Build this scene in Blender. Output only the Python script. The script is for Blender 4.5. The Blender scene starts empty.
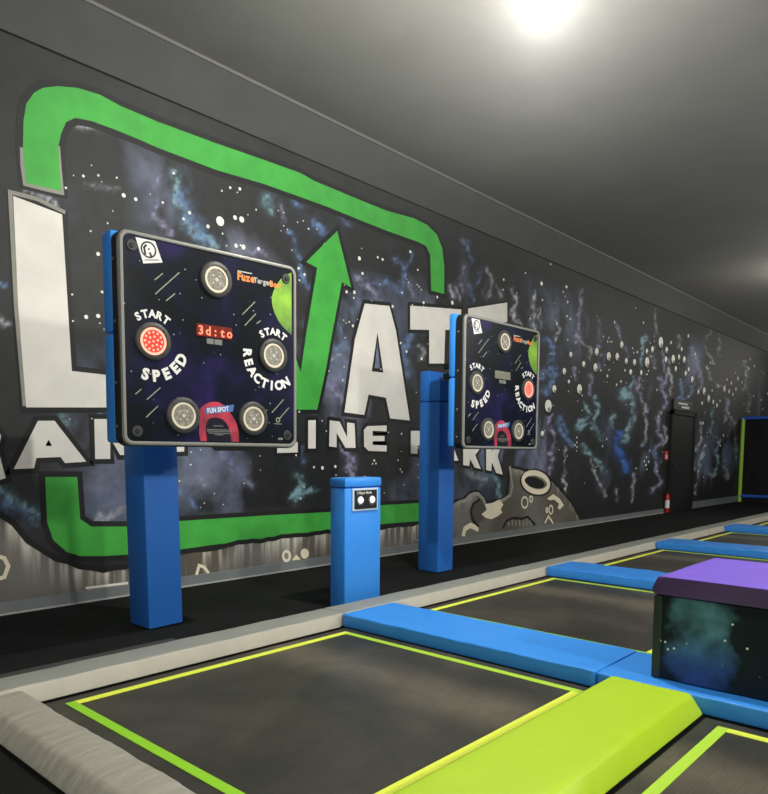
import bpy, bmesh, math, random
import numpy as np
from mathutils import Vector, Matrix, noise
from mathutils.geometry import tessellate_polygon

random.seed(4)
C = bpy.context.scene.collection
sc = bpy.context.scene
sc.view_settings.view_transform = 'Standard'
sc.view_settings.look = 'None'
sc.view_settings.gamma = 1
sc.view_settings.use_curve_mapping = False
sc.view_settings.exposure = 0.07
sc.cycles.use_denoising = True

# ---------------------------------------------------------------- camera
FPX, YAW, PITCH, ROLL, PPY, CH = 699.74, .8365, -.0844, .0082, 512.0, 1.25
fw = Vector((math.sin(YAW) * math.cos(PITCH), math.cos(YAW) * math.cos(PITCH), math.sin(PITCH)))
rt0 = Vector((math.cos(YAW), -math.sin(YAW), 0))
up0 = rt0.cross(fw)
rt = rt0 * math.cos(ROLL) + up0 * math.sin(ROLL)
up = -rt0 * math.sin(ROLL) + up0 * math.cos(ROLL)
cd = bpy.data.cameras.new('camera')
cam = bpy.data.objects.new('camera', cd)
C.objects.link(cam)
m = Matrix((rt, up, -fw)).transposed().to_4x4()
m.translation = Vector((0, 0, CH))
cam.matrix_world = m
cd.sensor_fit = 'VERTICAL'
cd.sensor_height = 24
cd.sensor_width = 24
cd.lens = FPX * 24 / 794
cd.shift_y = (PPY - 397) / 794
cd.clip_start = .05
sc.camera = cam

# ---------------------------------------------------------------- world and lamps' strengths
w = bpy.data.worlds.new('world')
sc.world = w
w.use_nodes = True
w.node_tree.nodes['Background'].inputs[0].default_value = (.75, .8, .85, 1)
w.node_tree.nodes['Background'].inputs[1].default_value = .05
LAMP_W = 300.0          # watts of the high-bay lamps
LAMP_COL = (1.0, .97, .90)
GLOW_HAZE = 0.021            # imitates lens glow: density of the thin added haze

D = 5.645               # the mural wall stands at y = D
ZC = 4.759              # ceiling height


def ray(u, v):
    return fw + rt * ((u - 384) / FPX) - up * ((v - PPY) / FPX)


def WP(u, v):
    """mural design point -> wall coordinates (x, z)"""
    d = ray(u, v)
    t = D / d.y
    return (d.x * t, CH + d.z * t)


# ---------------------------------------------------------------- helpers
def s2l(c):
    return tuple((x / 255 / 12.92) if x / 255 <= .04045 else ((x / 255 + .055) / 1.055) ** 2.4 for x in c)


def mat(name, col, rough=.6, spec=.5, metal=0, emit=None, es=1.0, noise_amt=0, noise_scale=4, bump=0, bump_scale=20,
        col2=None, stretch=None, sheen=0, coat=0, detail=6):
    mt = bpy.data.materials.new(name)
    mt.use_nodes = True
    nt = mt.node_tree
    b = nt.nodes['Principled BSDF']
    c = s2l(col)
    b.inputs['Base Color'].default_value = (*c, 1)
    b.inputs['Roughness'].default_value = rough
    b.inputs['Specular IOR Level'].default_value = spec
    b.inputs['Metallic'].default_value = metal
    if sheen:
        b.inputs['Sheen Weight'].default_value = sheen
    if coat:
        b.inputs['Coat Weight'].default_value = coat
        b.inputs['Coat Roughness'].default_value = .08
    if emit:
        b.inputs['Emission Color'].default_value = (*s2l(emit), 1)
        b.inputs['Emission Strength'].default_value = es
    tc = nt.nodes.new('ShaderNodeTexCoord')
    mp = nt.nodes.new('ShaderNodeMapping')
    nt.links.new(tc.outputs['Object'], mp.inputs[0])
    if stretch:
        mp.inputs['Scale'].default_value = stretch
    if noise_amt or col2:
        n = nt.nodes.new('ShaderNodeTexNoise')
        n.inputs['Scale'].default_value = noise_scale
        n.inputs['Detail'].default_value = detail
        nt.links.new(mp.outputs[0], n.inputs['Vector'])
        cr = nt.nodes.new('ShaderNodeValToRGB')
        cr.color_ramp.elements[0].position = .35
        cr.color_ramp.elements[1].position = .68
        if col2:
            a, d = c, s2l(col2)
        else:
            a = tuple(x * (1 - noise_amt) for x in c)
            d = tuple(min(1, x * (1 + noise_amt)) for x in c)
        cr.color_ramp.elements[0].color = (*a, 1)
        cr.color_ramp.elements[1].color = (*d, 1)
        nt.links.new(n.outputs['Fac'], cr.inputs[0])
        nt.links.new(cr.outputs[0], b.inputs['Base Color'])
    if bump:
        n2 = nt.nodes.new('ShaderNodeTexNoise')
        n2.inputs['Scale'].default_value = bump_scale
        n2.inputs['Detail'].default_value = 3
        nt.links.new(mp.outputs[0], n2.inputs['Vector'])
        bp = nt.nodes.new('ShaderNodeBump')
        bp.inputs['Strength'].default_value = bump
        bp.inputs['Distance'].default_value = .02
        nt.links.new(n2.outputs['Fac'], bp.inputs['Height'])
        nt.links.new(bp.outputs[0], b.inputs['Normal'])
    return mt


def obj(name, bm, m, parent=None, smooth=False, label=None):
    me = bpy.data.meshes.new(name)
    bmesh.ops.recalc_face_normals(bm, faces=bm.faces)
    bm.to_mesh(me)
    bm.free()
    if smooth:
        for p in me.polygons:
            p.use_smooth = True
        try:
            me.set_sharp_from_angle(angle=math.radians(38))
        except Exception:
            pass
    if m:
        me.materials.append(m)
    o = bpy.data.objects.new(name, me)
    C.objects.link(o)
    if parent:
        o.parent = parent
    if label:
        o['label'] = label
    return o


def tag(o, label, cat, group=None, kind=None):
    o['label'] = label
    o['category'] = cat
    if group:
        o['group'] = group
    if kind:
        o['kind'] = kind
    return o


def struct(o, label=None):
    o['kind'] = 'structure'
    if label:
        o['label'] = label
    return o


def thing(name, label, cat, loc=(0, 0, 0), rotz=0, group=None):
    o = bpy.data.objects.new(name, None)
    C.objects.link(o)
    o.location = loc
    o.rotation_euler = (0, 0, rotz)
    o.empty_display_size = .1
    return tag(o, label, cat, group)


def add_box(bm, x0, x1, y0, y1, z0, z1, bev=0, seg=2):
    r = bmesh.ops.create_cube(bm, size=1)
    vs = r['verts']
    for v in vs:
        v.co = Vector(((x0 + x1) / 2 + v.co.x * (x1 - x0), (y0 + y1) / 2 + v.co.y * (y1 - y0), (z0 + z1) / 2 + v.co.z * (z1 - z0)))
    if bev:
        es = list({e for v in vs for e in v.link_edges})
        bmesh.ops.bevel(bm, geom=es, offset=bev, segments=seg, affect='EDGES', profile=.5)
    return bm


def bx(*a, **k):
    return add_box(bmesh.new(), *a, **k)


def add_cyl(bm, p0, p1, r0, r1=None, seg=24):
    r1 = r0 if r1 is None else r1
    p0, p1 = Vector(p0), Vector(p1)
    d = p1 - p0
    q = d.to_track_quat('Z', 'Y').to_matrix().to_4x4()
    q.translation = (p0 + p1) / 2
    bmesh.ops.create_cone(bm, cap_ends=True, segments=seg, radius1=r0, radius2=r1, depth=d.length, matrix=q)
    return bm


def add_slab(bm, loops, mp, t0, t1):
    """flat shape (outer loop + holes) with thickness, mp(a, b, off) -> world"""
    tri = tessellate_polygon([[Vector((a, b, 0)) for a, b in L] for L in loops])
    flat = [p for L in loops for p in L]
    top = [bm.verts.new(mp(a, b, t1)) for a, b in flat]
    bot = [bm.verts.new(mp(a, b, t0)) for a, b in flat]
    for t in tri:
        try:
            bm.faces.new([top[i] for i in t])
            bm.faces.new([bot[i] for i in reversed(t)])
        except ValueError:
            pass
    k = 0
    for L in loops:
        n = len(L)
        for i in range(n):
            a, b = k + i, k + (i + 1) % n
            try:
                bm.faces.new([bot[a], bot[b], top[b], top[a]])
            except ValueError:
                pass
        k += n


def circ(cx, cy, rx, ry=None, n=24, a0=0, rot=0):
    ry = ry or rx
    o = []
    for i in range(n):
        t = a0 + 2 * math.pi * i / n
        x, y = rx * math.cos(t), ry * math.sin(t)
        o.append((cx + x * math.cos(rot) - y * math.sin(rot), cy + x * math.sin(rot) + y * math.cos(rot)))
    return o


def add_stroke(bm, pts, wd, mp, t0, t1, closed=False):
    """a band of constant width along a line, mitred at the corners"""
    V = [Vector(p) for p in pts]
    Q = [V[0]]
    for p in V[1:]:
        if (p - Q[-1]).length > 1e-5:
            Q.append(p)
    if closed and (Q[0] - Q[-1]).length < 1e-5:
        Q.pop()
    n = len(Q)
    L, R = [], []
    for i in range(n):
        p = Q[i]
        d0 = (p - Q[i - 1]).normalized() if (i > 0 or closed) else None
        d1 = (Q[(i + 1) % n] - p).normalized() if (i < n - 1 or closed) else None
        d0 = d0 or d1
        d1 = d1 or d0
        n0, n1 = Vector((-d0.y, d0.x)), Vector((-d1.y, d1.x))
        mm = n0 + n1
        mm = n0 if mm.length < .2 else mm.normalized()
        k = wd / 2 / max(.45, mm.dot(n0))
        e = Vector((0, 0))
        if not closed and i == 0:
            e = -d1 * wd * .3
        if not closed and i == n - 1:
            e = d0 * wd * .3
        L.append(p + mm * k + e)
        R.append(p - mm * k + e)
    rows = []
    for l, r in zip(L, R):
        rows.append([bm.verts.new(mp(l.x, l.y, t0)), bm.verts.new(mp(l.x, l.y, t1)), bm.verts.new(mp(r.x, r.y, t1)), bm.verts.new(mp(r.x, r.y, t0))])
    for i in range(n if closed else n - 1):
        A_, B2 = rows[i], rows[(i + 1) % n]
        for j in range(4):
            bm.faces.new([A_[j], A_[(j + 1) % 4], B2[(j + 1) % 4], B2[j]])
    if not closed:
        bm.faces.new(rows[0])
        bm.faces.new(rows[-1][::-1])


def smooth_poly(P, it=1, closed=True):
    for _ in range(it):
        Q = []
        n = len(P)
        for i in range(n if closed else n - 1):
            a, b = P[i], P[(i + 1) % n]
            Q += [(a[0] * .75 + b[0] * .25, a[1] * .75 + b[1] * .25), (a[0] * .25 + b[0] * .75, a[1] * .25 + b[1] * .75)]
        if not closed:
            Q = [P[0]] + Q + [P[-1]]
        P = Q
    return P


_glyph = {}


def glyph(ch, bold=.02):
    """triangles and width of one character at size 1"""
    if (ch, bold) in _glyph:
        return _glyph[(ch, bold)]
    cu = bpy.data.curves.new('glyph', 'FONT')
    cu.body = ch
    cu.size = 1
    cu.offset = bold
    cu.resolution_u = 3
    o = bpy.data.objects.new('glyph', cu)
    C.objects.link(o)
    dg = bpy.context.evaluated_depsgraph_get()
    dg.update()
    me = bpy.data.meshes.new_from_object(o.evaluated_get(dg))
    vs = [(v.co.x, v.co.y) for v in me.vertices]
    fs = [tuple(p.vertices) for p in me.polygons]
    bpy.data.objects.remove(o)
    bpy.data.curves.remove(cu)
    bpy.data.meshes.remove(me)
    if vs:
        x0, x1 = min(v[0] for v in vs), max(v[0] for v in vs)
    else:
        x0, x1 = 0, .3
    _glyph[(ch, bold)] = (vs, fs, x0, x1)
    return _glyph[(ch, bold)]


def add_char(bm, ch, size, M2, mp, off, bold=.02, xs=1.0):
    vs, fs, x0, x1 = glyph(ch, bold)
    cx = (x0 + x1) / 2
    vv = []
    for x, y in vs:
        p = M2 @ Vector(((x - cx) * size * xs, (y - .35) * size, 0))
        vv.append(bm.verts.new(mp(p.x, p.y, off)))
    for f in fs:
        try:
            bm.faces.new([vv[i] for i in f])
        except ValueError:
            pass


def add_text(bm, s, size, x, y, mp, off, bold=.02, xs=1.0, gap=.1, rot=0):
    """text starting at x with its middle height at y"""
    R = Matrix.Translation((x, y, 0)) @ Matrix.Rotation(rot, 4, 'Z')
    cur = 0
    for ch in s:
        if ch == ' ':
            cur += .3 * size * xs
            continue
        vs, fs, x0, x1 = glyph(ch, bold)
        wd = (x1 - x0) * size * xs
        add_char(bm, ch, size, R @ Matrix.Translation((cur + wd / 2, 0, 0)), mp, off, bold, xs)
        cur += wd + gap * size
    return cur


def add_arc_text(bm, s, size, cx, cy, r, a_start, a_end, mp, off, inward=False, bold=.03):
    n = len(s)
    for i, ch in enumerate(s):
        a = math.radians(a_start + (a_end - a_start) * (i / (n - 1)))
        rot = a + (math.pi / 2 if inward else -math.pi / 2)
        M2 = Matrix.Translation((cx + r * math.cos(a), cy + r * math.sin(a), 0)) @ Matrix.Rotation(rot, 4, 'Z')
        add_char(bm, ch, size, M2, mp, off, bold)


def wallmap(a, b, o):
    return (a, D - o, b)


# ---------------------------------------------------------------- materials
M = {}
M['carpet'] = mat('black_carpet', (26, 28, 28), .95, .15, noise_amt=.18, noise_scale=3, bump=.3, bump_scale=300)
M['black_wall'] = mat('black_painted_wall', (46, 47, 47), .75, .3, noise_amt=.1, noise_scale=2)
M['ceiling'] = mat('dark_grey_ceiling', (126, 125, 118), .8, .25, noise_amt=.07, noise_scale=1.2, bump=.1, bump_scale=60)
M['trim_dark'] = mat('charcoal_trim', (66, 67, 66), .8, .3, noise_amt=.08, noise_scale=3)
M['trim_light'] = mat('grey_corner_bead', (104, 104, 100), .7, .3)
M['baseboard'] = mat('grey_vinyl_baseboard', (116, 122, 124), .5, .4, noise_amt=.06, noise_scale=3)
M['edge'] = mat('pale_edge', (170, 172, 170), .5, .4)
M['blue'] = mat('blue_vinyl', (60, 150, 244), .42, .45, noise_amt=.03, noise_scale=3, bump=.12, bump_scale=6)
M['blue_wrinkle'] = mat('blue_vinyl_wrinkled', (58, 144, 238), .42, .45, noise_amt=.03, noise_scale=3, bump=.35, bump_scale=7, stretch=(1, 3, 1))
M['lime'] = mat('lime_vinyl', (182, 218, 42), .5, .45, noise_amt=.025, noise_scale=3, bump=.1, bump_scale=5)
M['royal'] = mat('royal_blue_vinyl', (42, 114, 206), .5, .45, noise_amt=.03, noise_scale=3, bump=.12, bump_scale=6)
M['greyvinyl'] = mat('grey_vinyl', (176, 172, 160), .5, .4, noise_amt=.04, noise_scale=3, bump=.3, bump_scale=5, stretch=(2.5, 1, 1))  # inner face of the edge pads, its lit look painted in
M['greyvinyl_wrinkled'] = mat('grey_vinyl_wrinkled', (164, 162, 150), .5, .4, noise_amt=.04, noise_scale=3, bump=.6, bump_scale=4, stretch=(1, 4, 1))
M['greytop'] = mat('mid_grey_vinyl', (148, 150, 144), .55, .35, noise_amt=.05, noise_scale=3, bump=.1, bump_scale=5)
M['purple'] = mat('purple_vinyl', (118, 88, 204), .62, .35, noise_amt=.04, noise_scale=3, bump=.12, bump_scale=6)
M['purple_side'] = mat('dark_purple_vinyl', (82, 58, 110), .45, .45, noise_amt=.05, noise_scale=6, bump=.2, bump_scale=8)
M['steel'] = mat('dark_steel', (48, 50, 52), .45, .5, metal=.6)
M['chrome'] = mat('bolt_steel', (190, 192, 195), .3, .5, metal=.8)
M['black_plastic'] = mat('black_plastic', (30, 31, 33), .4, .5)
M['rubber'] = mat('black_rubber_ring', (58, 58, 56), .5, .4)
M['bezel'] = mat('grey_plastic_bezel', (132, 132, 126), .4, .5)
M['white'] = mat('white_print', (232, 232, 228), .5, .4)
M['paint_white'] = mat('off_white_mural_paint', (230, 227, 219), .6, .35, noise_amt=.06, noise_scale=3.5)
M['paint_green'] = mat('green_mural_paint', (68, 172, 68), .6, .35, noise_amt=.12, noise_scale=5)
M['paint_black'] = mat('black_mural_paint', (26, 28, 28), .6, .35)
M['paint_grey'] = mat('pale_spray_halo', (150, 150, 140), .7, .3, noise_amt=.1, noise_scale=5)
M['paint_cream'] = mat('cream_mural_paint', (236, 227, 202), .65, .3, noise_amt=.05, noise_scale=5)
M['paint_olive'] = mat('olive_mural_paint', (84, 80, 70), .7, .3, noise_amt=.1, noise_scale=5)
M['tape_yellow'] = mat('yellow_webbing', (236, 250, 84), .6, .3, bump=.3, bump_scale=120)  # one ribbon: its sheen by angle is painted as separate tape colours
M['tape_green'] = mat('lime_webbing', (150, 216, 48), .6, .3, bump=.3, bump_scale=120)
M['tape_lime'] = mat('yellow_green_webbing', (186, 230, 70), .6, .3, bump=.3, bump_scale=120)
M['red'] = mat('red_enamel', (190, 40, 42), .35, .5)
M['glass_lens'] = mat('clear_button_lens', (146, 142, 130), .25, .5, noise_amt=.35, noise_scale=60)
M['ring_white'] = mat('pale_button_ring', (216, 206, 182), .4, .5, emit=(216, 206, 182), es=.12)
M['lens_red'] = mat('red_lit_lens', (205, 60, 50), .3, .5, emit=(225, 60, 45), es=.45, noise_amt=.25, noise_scale=70)
M['led_dot'] = mat('pink_led_dot', (255, 170, 150), .3, .5, emit=(255, 165, 140), es=.8)
M['glint'] = mat('clear_led_dot', (200, 200, 196), .3, .5)
M['led_back'] = mat('display_window', (92, 28, 20), .3, .5, emit=(200, 40, 20), es=.12)
M['led_char'] = mat('led_digit', (255, 120, 90), .3, .5, emit=(255, 110, 80), es=1.6)
M['led_off'] = mat('display_window_unlit', (130, 128, 112), .3, .5)
M['orange_print'] = mat('orange_print', (244, 134, 66), .5, .4)
M['lime_print'] = mat('lime_planet_print', (138, 190, 56), .35, .5, col2=(60, 92, 50), noise_scale=4, detail=3)
M['red_print'] = mat('red_planet_print', (206, 62, 84), .35, .5, col2=(70, 40, 50), noise_scale=7, detail=3)
M['cyan_print'] = mat('light_blue_print', (120, 176, 226), .4, .5)
M['grey_print'] = mat('grey_print', (120, 120, 116), .5, .4)
M['streak_print'] = mat('pale_streak_print', (150, 158, 130), .5, .4)
M['button_lit'] = mat('lit_white_button', (240, 250, 255), .3, .5, emit=(235, 248, 255), es=1.2)
M['lamp_glow'] = mat('lamp_diffuser', (255, 250, 235), .5, .5, emit=(255, 250, 238), es=8)
M['divider'] = mat('black_netting_panel', (26, 27, 29), .9, .2, noise_amt=.3, noise_scale=2, stretch=(1, 3, .6))
M['rail_blue'] = mat('blue_rail_foam', (42, 88, 190), .5, .4)
M['rail_lime'] = mat('lime_rail_foam', (150, 196, 70), .5, .4)
M['door'] = mat('black_door_paint', (27, 28, 29), .6, .4)


def face_mat():
    """printed space artwork: black with blue and purple clouds and small stars"""
    mt = bpy.data.materials.new('space_print')
    mt.use_nodes = True
    nt = mt.node_tree
    b = nt.nodes['Principled BSDF']
    b.inputs['Roughness'].default_value = .22
    tc = nt.nodes.new('ShaderNodeTexCoord')
    n = nt.nodes.new('ShaderNodeTexNoise')
    n.inputs['Scale'].default_value = 2.3
    n.inputs['Detail'].default_value = 5
    n.inputs['Distortion'].default_value = .6
    nt.links.new(tc.outputs['Object'], n.inputs['Vector'])
    cr = nt.nodes.new('ShaderNodeValToRGB')
    e = cr.color_ramp.elements
    e[0].position = .42
    e[0].color = (*s2l((16, 22, 25)), 1)
    e[1].position = .80
    e[1].color = (*s2l((84, 26, 52)), 1)
    x = e.new(.54)
    x.color = (*s2l((20, 25, 46)), 1)
    x = e.new(.66)
    x.color = (*s2l((40, 32, 80)), 1)
    nt.links.new(n.outputs['Fac'], cr.inputs[0])
    v = nt.nodes.new('ShaderNodeTexVoronoi')
    v.inputs['Scale'].default_value = 17
    nt.links.new(tc.outputs['Object'], v.inputs['Vector'])
    lt = nt.nodes.new('ShaderNodeMath')
    lt.operation = 'LESS_THAN'
    lt.inputs[1].default_value = .075
    nt.links.new(v.outputs['Distance'], lt.inputs[0])
    mx = nt.nodes.new('ShaderNodeMixRGB')
    mx.inputs[2].default_value = (.35, .38, .45, 1)
    nt.links.new(lt.outputs[0], mx.inputs[0])
    nt.links.new(cr.outputs[0], mx.inputs[1])
    nt.links.new(mx.outputs[0], b.inputs['Base Color'])
    return mt


M['face'] = face_mat()


def bed_mat():
    """woven trampoline mat with dusty worn patches"""
    mt = bpy.data.materials.new('trampoline_mat')
    mt.use_nodes = True
    nt = mt.node_tree
    b = nt.nodes['Principled BSDF']
    b.inputs['Roughness'].default_value = .55
    b.inputs['Specular IOR Level'].default_value = .35
    tc = nt.nodes.new('ShaderNodeTexCoord')
    n = nt.nodes.new('ShaderNodeTexNoise')
    n.inputs['Scale'].default_value = 1.6
    n.inputs['Detail'].default_value = 7
    n.inputs['Roughness'].default_value = .62
    n.inputs['Distortion'].default_value = .8
    nt.links.new(tc.outputs['Object'], n.inputs['Vector'])
    cr = nt.nodes.new('ShaderNodeValToRGB')
    e = cr.color_ramp.elements
    e[0].position = .34
    e[0].color = (*s2l((48, 48, 43)), 1)
    e[1].position = .74
    e[1].color = (*s2l((80, 77, 68)), 1)
    x = e.new(.55)
    x.color = (*s2l((63, 61, 53)), 1)
    nt.links.new(n.outputs['Fac'], cr.inputs[0])
    mp = nt.nodes.new('ShaderNodeMapping')
    mp.inputs['Scale'].default_value = (4, 60, 1)
    nt.links.new(tc.outputs['Object'], mp.inputs[0])
    n2 = nt.nodes.new('ShaderNodeTexNoise')
    n2.inputs['Scale'].default_value = 2
    nt.links.new(mp.outputs[0], n2.inputs['Vector'])
    mm = nt.nodes.new('ShaderNodeMixRGB')
    mm.blend_type = 'MULTIPLY'
    mm.inputs[0].default_value = .45
    sp = nt.nodes.new('ShaderNodeSeparateXYZ')
    nt.links.new(tc.outputs['Object'], sp.inputs[0])
    d1 = nt.nodes.new('ShaderNodeMath')
    d1.operation = 'SUBTRACT'
    d1.inputs[1].default_value = .42
    nt.links.new(sp.outputs['X'], d1.inputs[0])
    d2_ = nt.nodes.new('ShaderNodeMath')
    d2_.operation = 'ABSOLUTE'
    nt.links.new(d1.outputs[0], d2_.inputs[0])
    d3 = nt.nodes.new('ShaderNodeMapRange')
    d3.interpolation_type = 'SMOOTHSTEP'
    d3.inputs[1].default_value = .34
    d3.inputs[2].default_value = .02
    nt.links.new(d2_.outputs[0], d3.inputs[0])
    d4 = nt.nodes.new('ShaderNodeMath')
    d4.operation = 'MULTIPLY'
    nt.links.new(d3.outputs[0], d4.inputs[0])
    nt.links.new(n.outputs['Fac'], d4.inputs[1])
    wb = nt.nodes.new('ShaderNodeMixRGB')
    wb.inputs[2].default_value = (*s2l((122, 114, 98)), 1)
    nt.links.new(d4.outputs[0], wb.inputs[0])
    nt.links.new(cr.outputs[0], wb.inputs[1])
    nt.links.new(wb.outputs[0], mm.inputs[1])
    r2 = nt.nodes.new('ShaderNodeValToRGB')
    r2.color_ramp.elements[0].position = .3
    r2.color_ramp.elements[0].color = (.55, .55, .55, 1)
    r2.color_ramp.elements[1].position = .7
    r2.color_ramp.elements[1].color = (1.3, 1.3, 1.3, 1)
    nt.links.new(n2.outputs['Fac'], r2.inputs[0])
    nt.links.new(r2.outputs[0], mm.inputs[2])
    nt.links.new(mm.outputs[0], b.inputs['Base Color'])
    bp = nt.nodes.new('ShaderNodeBump')
    bp.inputs['Strength'].default_value = .12
    nt.links.new(n2.outputs['Fac'], bp.inputs['Height'])
    nt.links.new(bp.outputs[0], b.inputs['Normal'])
    return mt


M['bed'] = bed_mat()


def cloud_mat():
    """box side: near-black with a teal to blue cloud and stars"""
    mt = bpy.data.materials.new('starfield_box_print')
    mt.use_nodes = True
    nt = mt.node_tree
    b = nt.nodes['Principled BSDF']
    b.inputs['Roughness'].default_value = .5
    b.inputs['Specular IOR Level'].default_value = .2
    tc = nt.nodes.new('ShaderNodeTexCoord')
    n = nt.nodes.new('ShaderNodeTexNoise')
    n.inputs['Scale'].default_value = 5
    n.inputs['Detail'].default_value = 5
    nt.links.new(tc.outputs['Object'], n.inputs['Vector'])
    sub = nt.nodes.new('ShaderNodeVectorMath')
    sub.operation = 'SUBTRACT'
    sub.inputs[1].default_value = (0, 1.10, .36)
    nt.links.new(tc.outputs['Object'], sub.inputs[0])
    mul = nt.nodes.new('ShaderNodeVectorMath')
    mul.operation = 'MULTIPLY'
    ns = nt.nodes.new('ShaderNodeTexNoise')
    ns.inputs['Scale'].default_value = 6
    ns.inputs['Detail'].default_value = 5
    nt.links.new(tc.outputs['Object'], ns.inputs['Vector'])
    ofs = nt.nodes.new('ShaderNodeVectorMath')
    ofs.operation = 'MULTIPLY_ADD'
    ofs.inputs[1].default_value = (.45, .45, .45)
    ofs.inputs[2].default_value = (-.225, -.225, -.225)
    nt.links.new(ns.outputs['Color'], ofs.inputs[0])
    ad = nt.nodes.new('ShaderNodeVectorMath')
    ad.operation = 'ADD'
    nt.links.new(sub.outputs[0], ad.inputs[0])
    nt.links.new(ofs.outputs[0], ad.inputs[1])
    mul.inputs[1].default_value = (0, 6.5, 3.4)
    nt.links.new(ad.outputs[0], mul.inputs[0])
    ln = nt.nodes.new('ShaderNodeVectorMath')
    ln.operation = 'LENGTH'
    nt.links.new(mul.outputs[0], ln.inputs[0])
    mr = nt.nodes.new('ShaderNodeMapRange')
    mr.inputs[1].default_value = 1.25
    mr.inputs[2].default_value = .0
    mr.inputs[4].default_value = 2.3
    nt.links.new(ln.outputs['Value'], mr.inputs[0])
    mm = nt.nodes.new('ShaderNodeMath')
    mm.operation = 'MULTIPLY'
    nt.links.new(mr.outputs[0], mm.inputs[0])
    nt.links.new(n.outputs['Fac'], mm.inputs[1])
    sx = nt.nodes.new('ShaderNodeSeparateXYZ')
    nt.links.new(tc.outputs['Object'], sx.inputs[0])
    cz = nt.nodes.new('ShaderNodeMapRange')
    cz.inputs[1].default_value = .2
    cz.inputs[2].default_value = .4
    nt.links.new(sx.outputs['Z'], cz.inputs[0])
    cc = nt.nodes.new('ShaderNodeMixRGB')
    cc.inputs[1].default_value = (*s2l((60, 98, 176)), 1)
    cc.inputs[2].default_value = (*s2l((96, 150, 168)), 1)
    nt.links.new(cz.outputs[0], cc.inputs[0])
    mx = nt.nodes.new('ShaderNodeMixRGB')
    mx.inputs[1].default_value = (*s2l((20, 29, 40)), 1)
    nt.links.new(mm.outputs[0], mx.inputs[0])
    nt.links.new(cc.outputs[0], mx.inputs[2])
    v = nt.nodes.new('ShaderNodeTexVoronoi')
    v.inputs['Scale'].default_value = 11
    nt.links.new(tc.outputs['Object'], v.inputs['Vector'])
    lt = nt.nodes.new('ShaderNodeMath')
    lt.operation = 'LESS_THAN'
    lt.inputs[1].default_value = .05
    nt.links.new(v.outputs['Distance'], lt.inputs[0])
    m2 = nt.nodes.new('ShaderNodeMixRGB')
    m2.inputs[2].default_value = (.5, .55, .5, 1)
    nt.links.new(lt.outputs[0], m2.inputs[0])
    nt.links.new(mx.outputs[0], m2.inputs[1])
    nt.links.new(m2.outputs[0], b.inputs['Base Color'])
    return mt


M['cloud'] = cloud_mat()

# ---------------------------------------------------------------- room shell
X0, X1, Y0 = -6.0, 36.0, -11.0
o = struct(obj('floor', bx(X0, X1, Y0, D + .15, -.2, 0), M['carpet']))
o = struct(obj('ceiling', bx(X0, X1, Y0, D + .15, ZC, ZC + .2), M['ceiling']))
struct(obj('wall_back', bx(X0 - .2, X0, Y0, D + .15, -.2, ZC + .2), M['black_wall']))
struct(obj('wall_front', bx(X1, X1 + .2, Y0, D + .15, -.2, ZC + .2), M['black_wall']))
struct(obj('wall_right', bx(X0, X1, Y0 - .2, Y0, -.2, ZC + .2), M['black_wall']))

# mural wall: a fine grid whose colour attribute holds the sprayed nebula colours
xs = [X0]
while xs[-1] < X1:
    x = xs[-1]
    xs.append(x + (.019 if 1.0 < x < 8 else (.3 if x <= 1.0 else .0003 * x * x)))
xs = [x for x in xs if x < X1] + [X1]
zs = list(np.linspace(0, ZC, 230))
GX, GZ = np.meshgrid(np.array(xs), np.array(zs), indexing='ij')
nx, nz = GX.shape
P = np.stack([GX, np.full_like(GX, D), GZ - CH], -1)
dd = P @ np.array(fw)
dd = np.where(dd < .1, .1, dd)
GU = 384 + FPX * (P @ np.array(rt)) / dd
GV = PPY - FPX * (P @ np.array(up)) / dd

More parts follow.
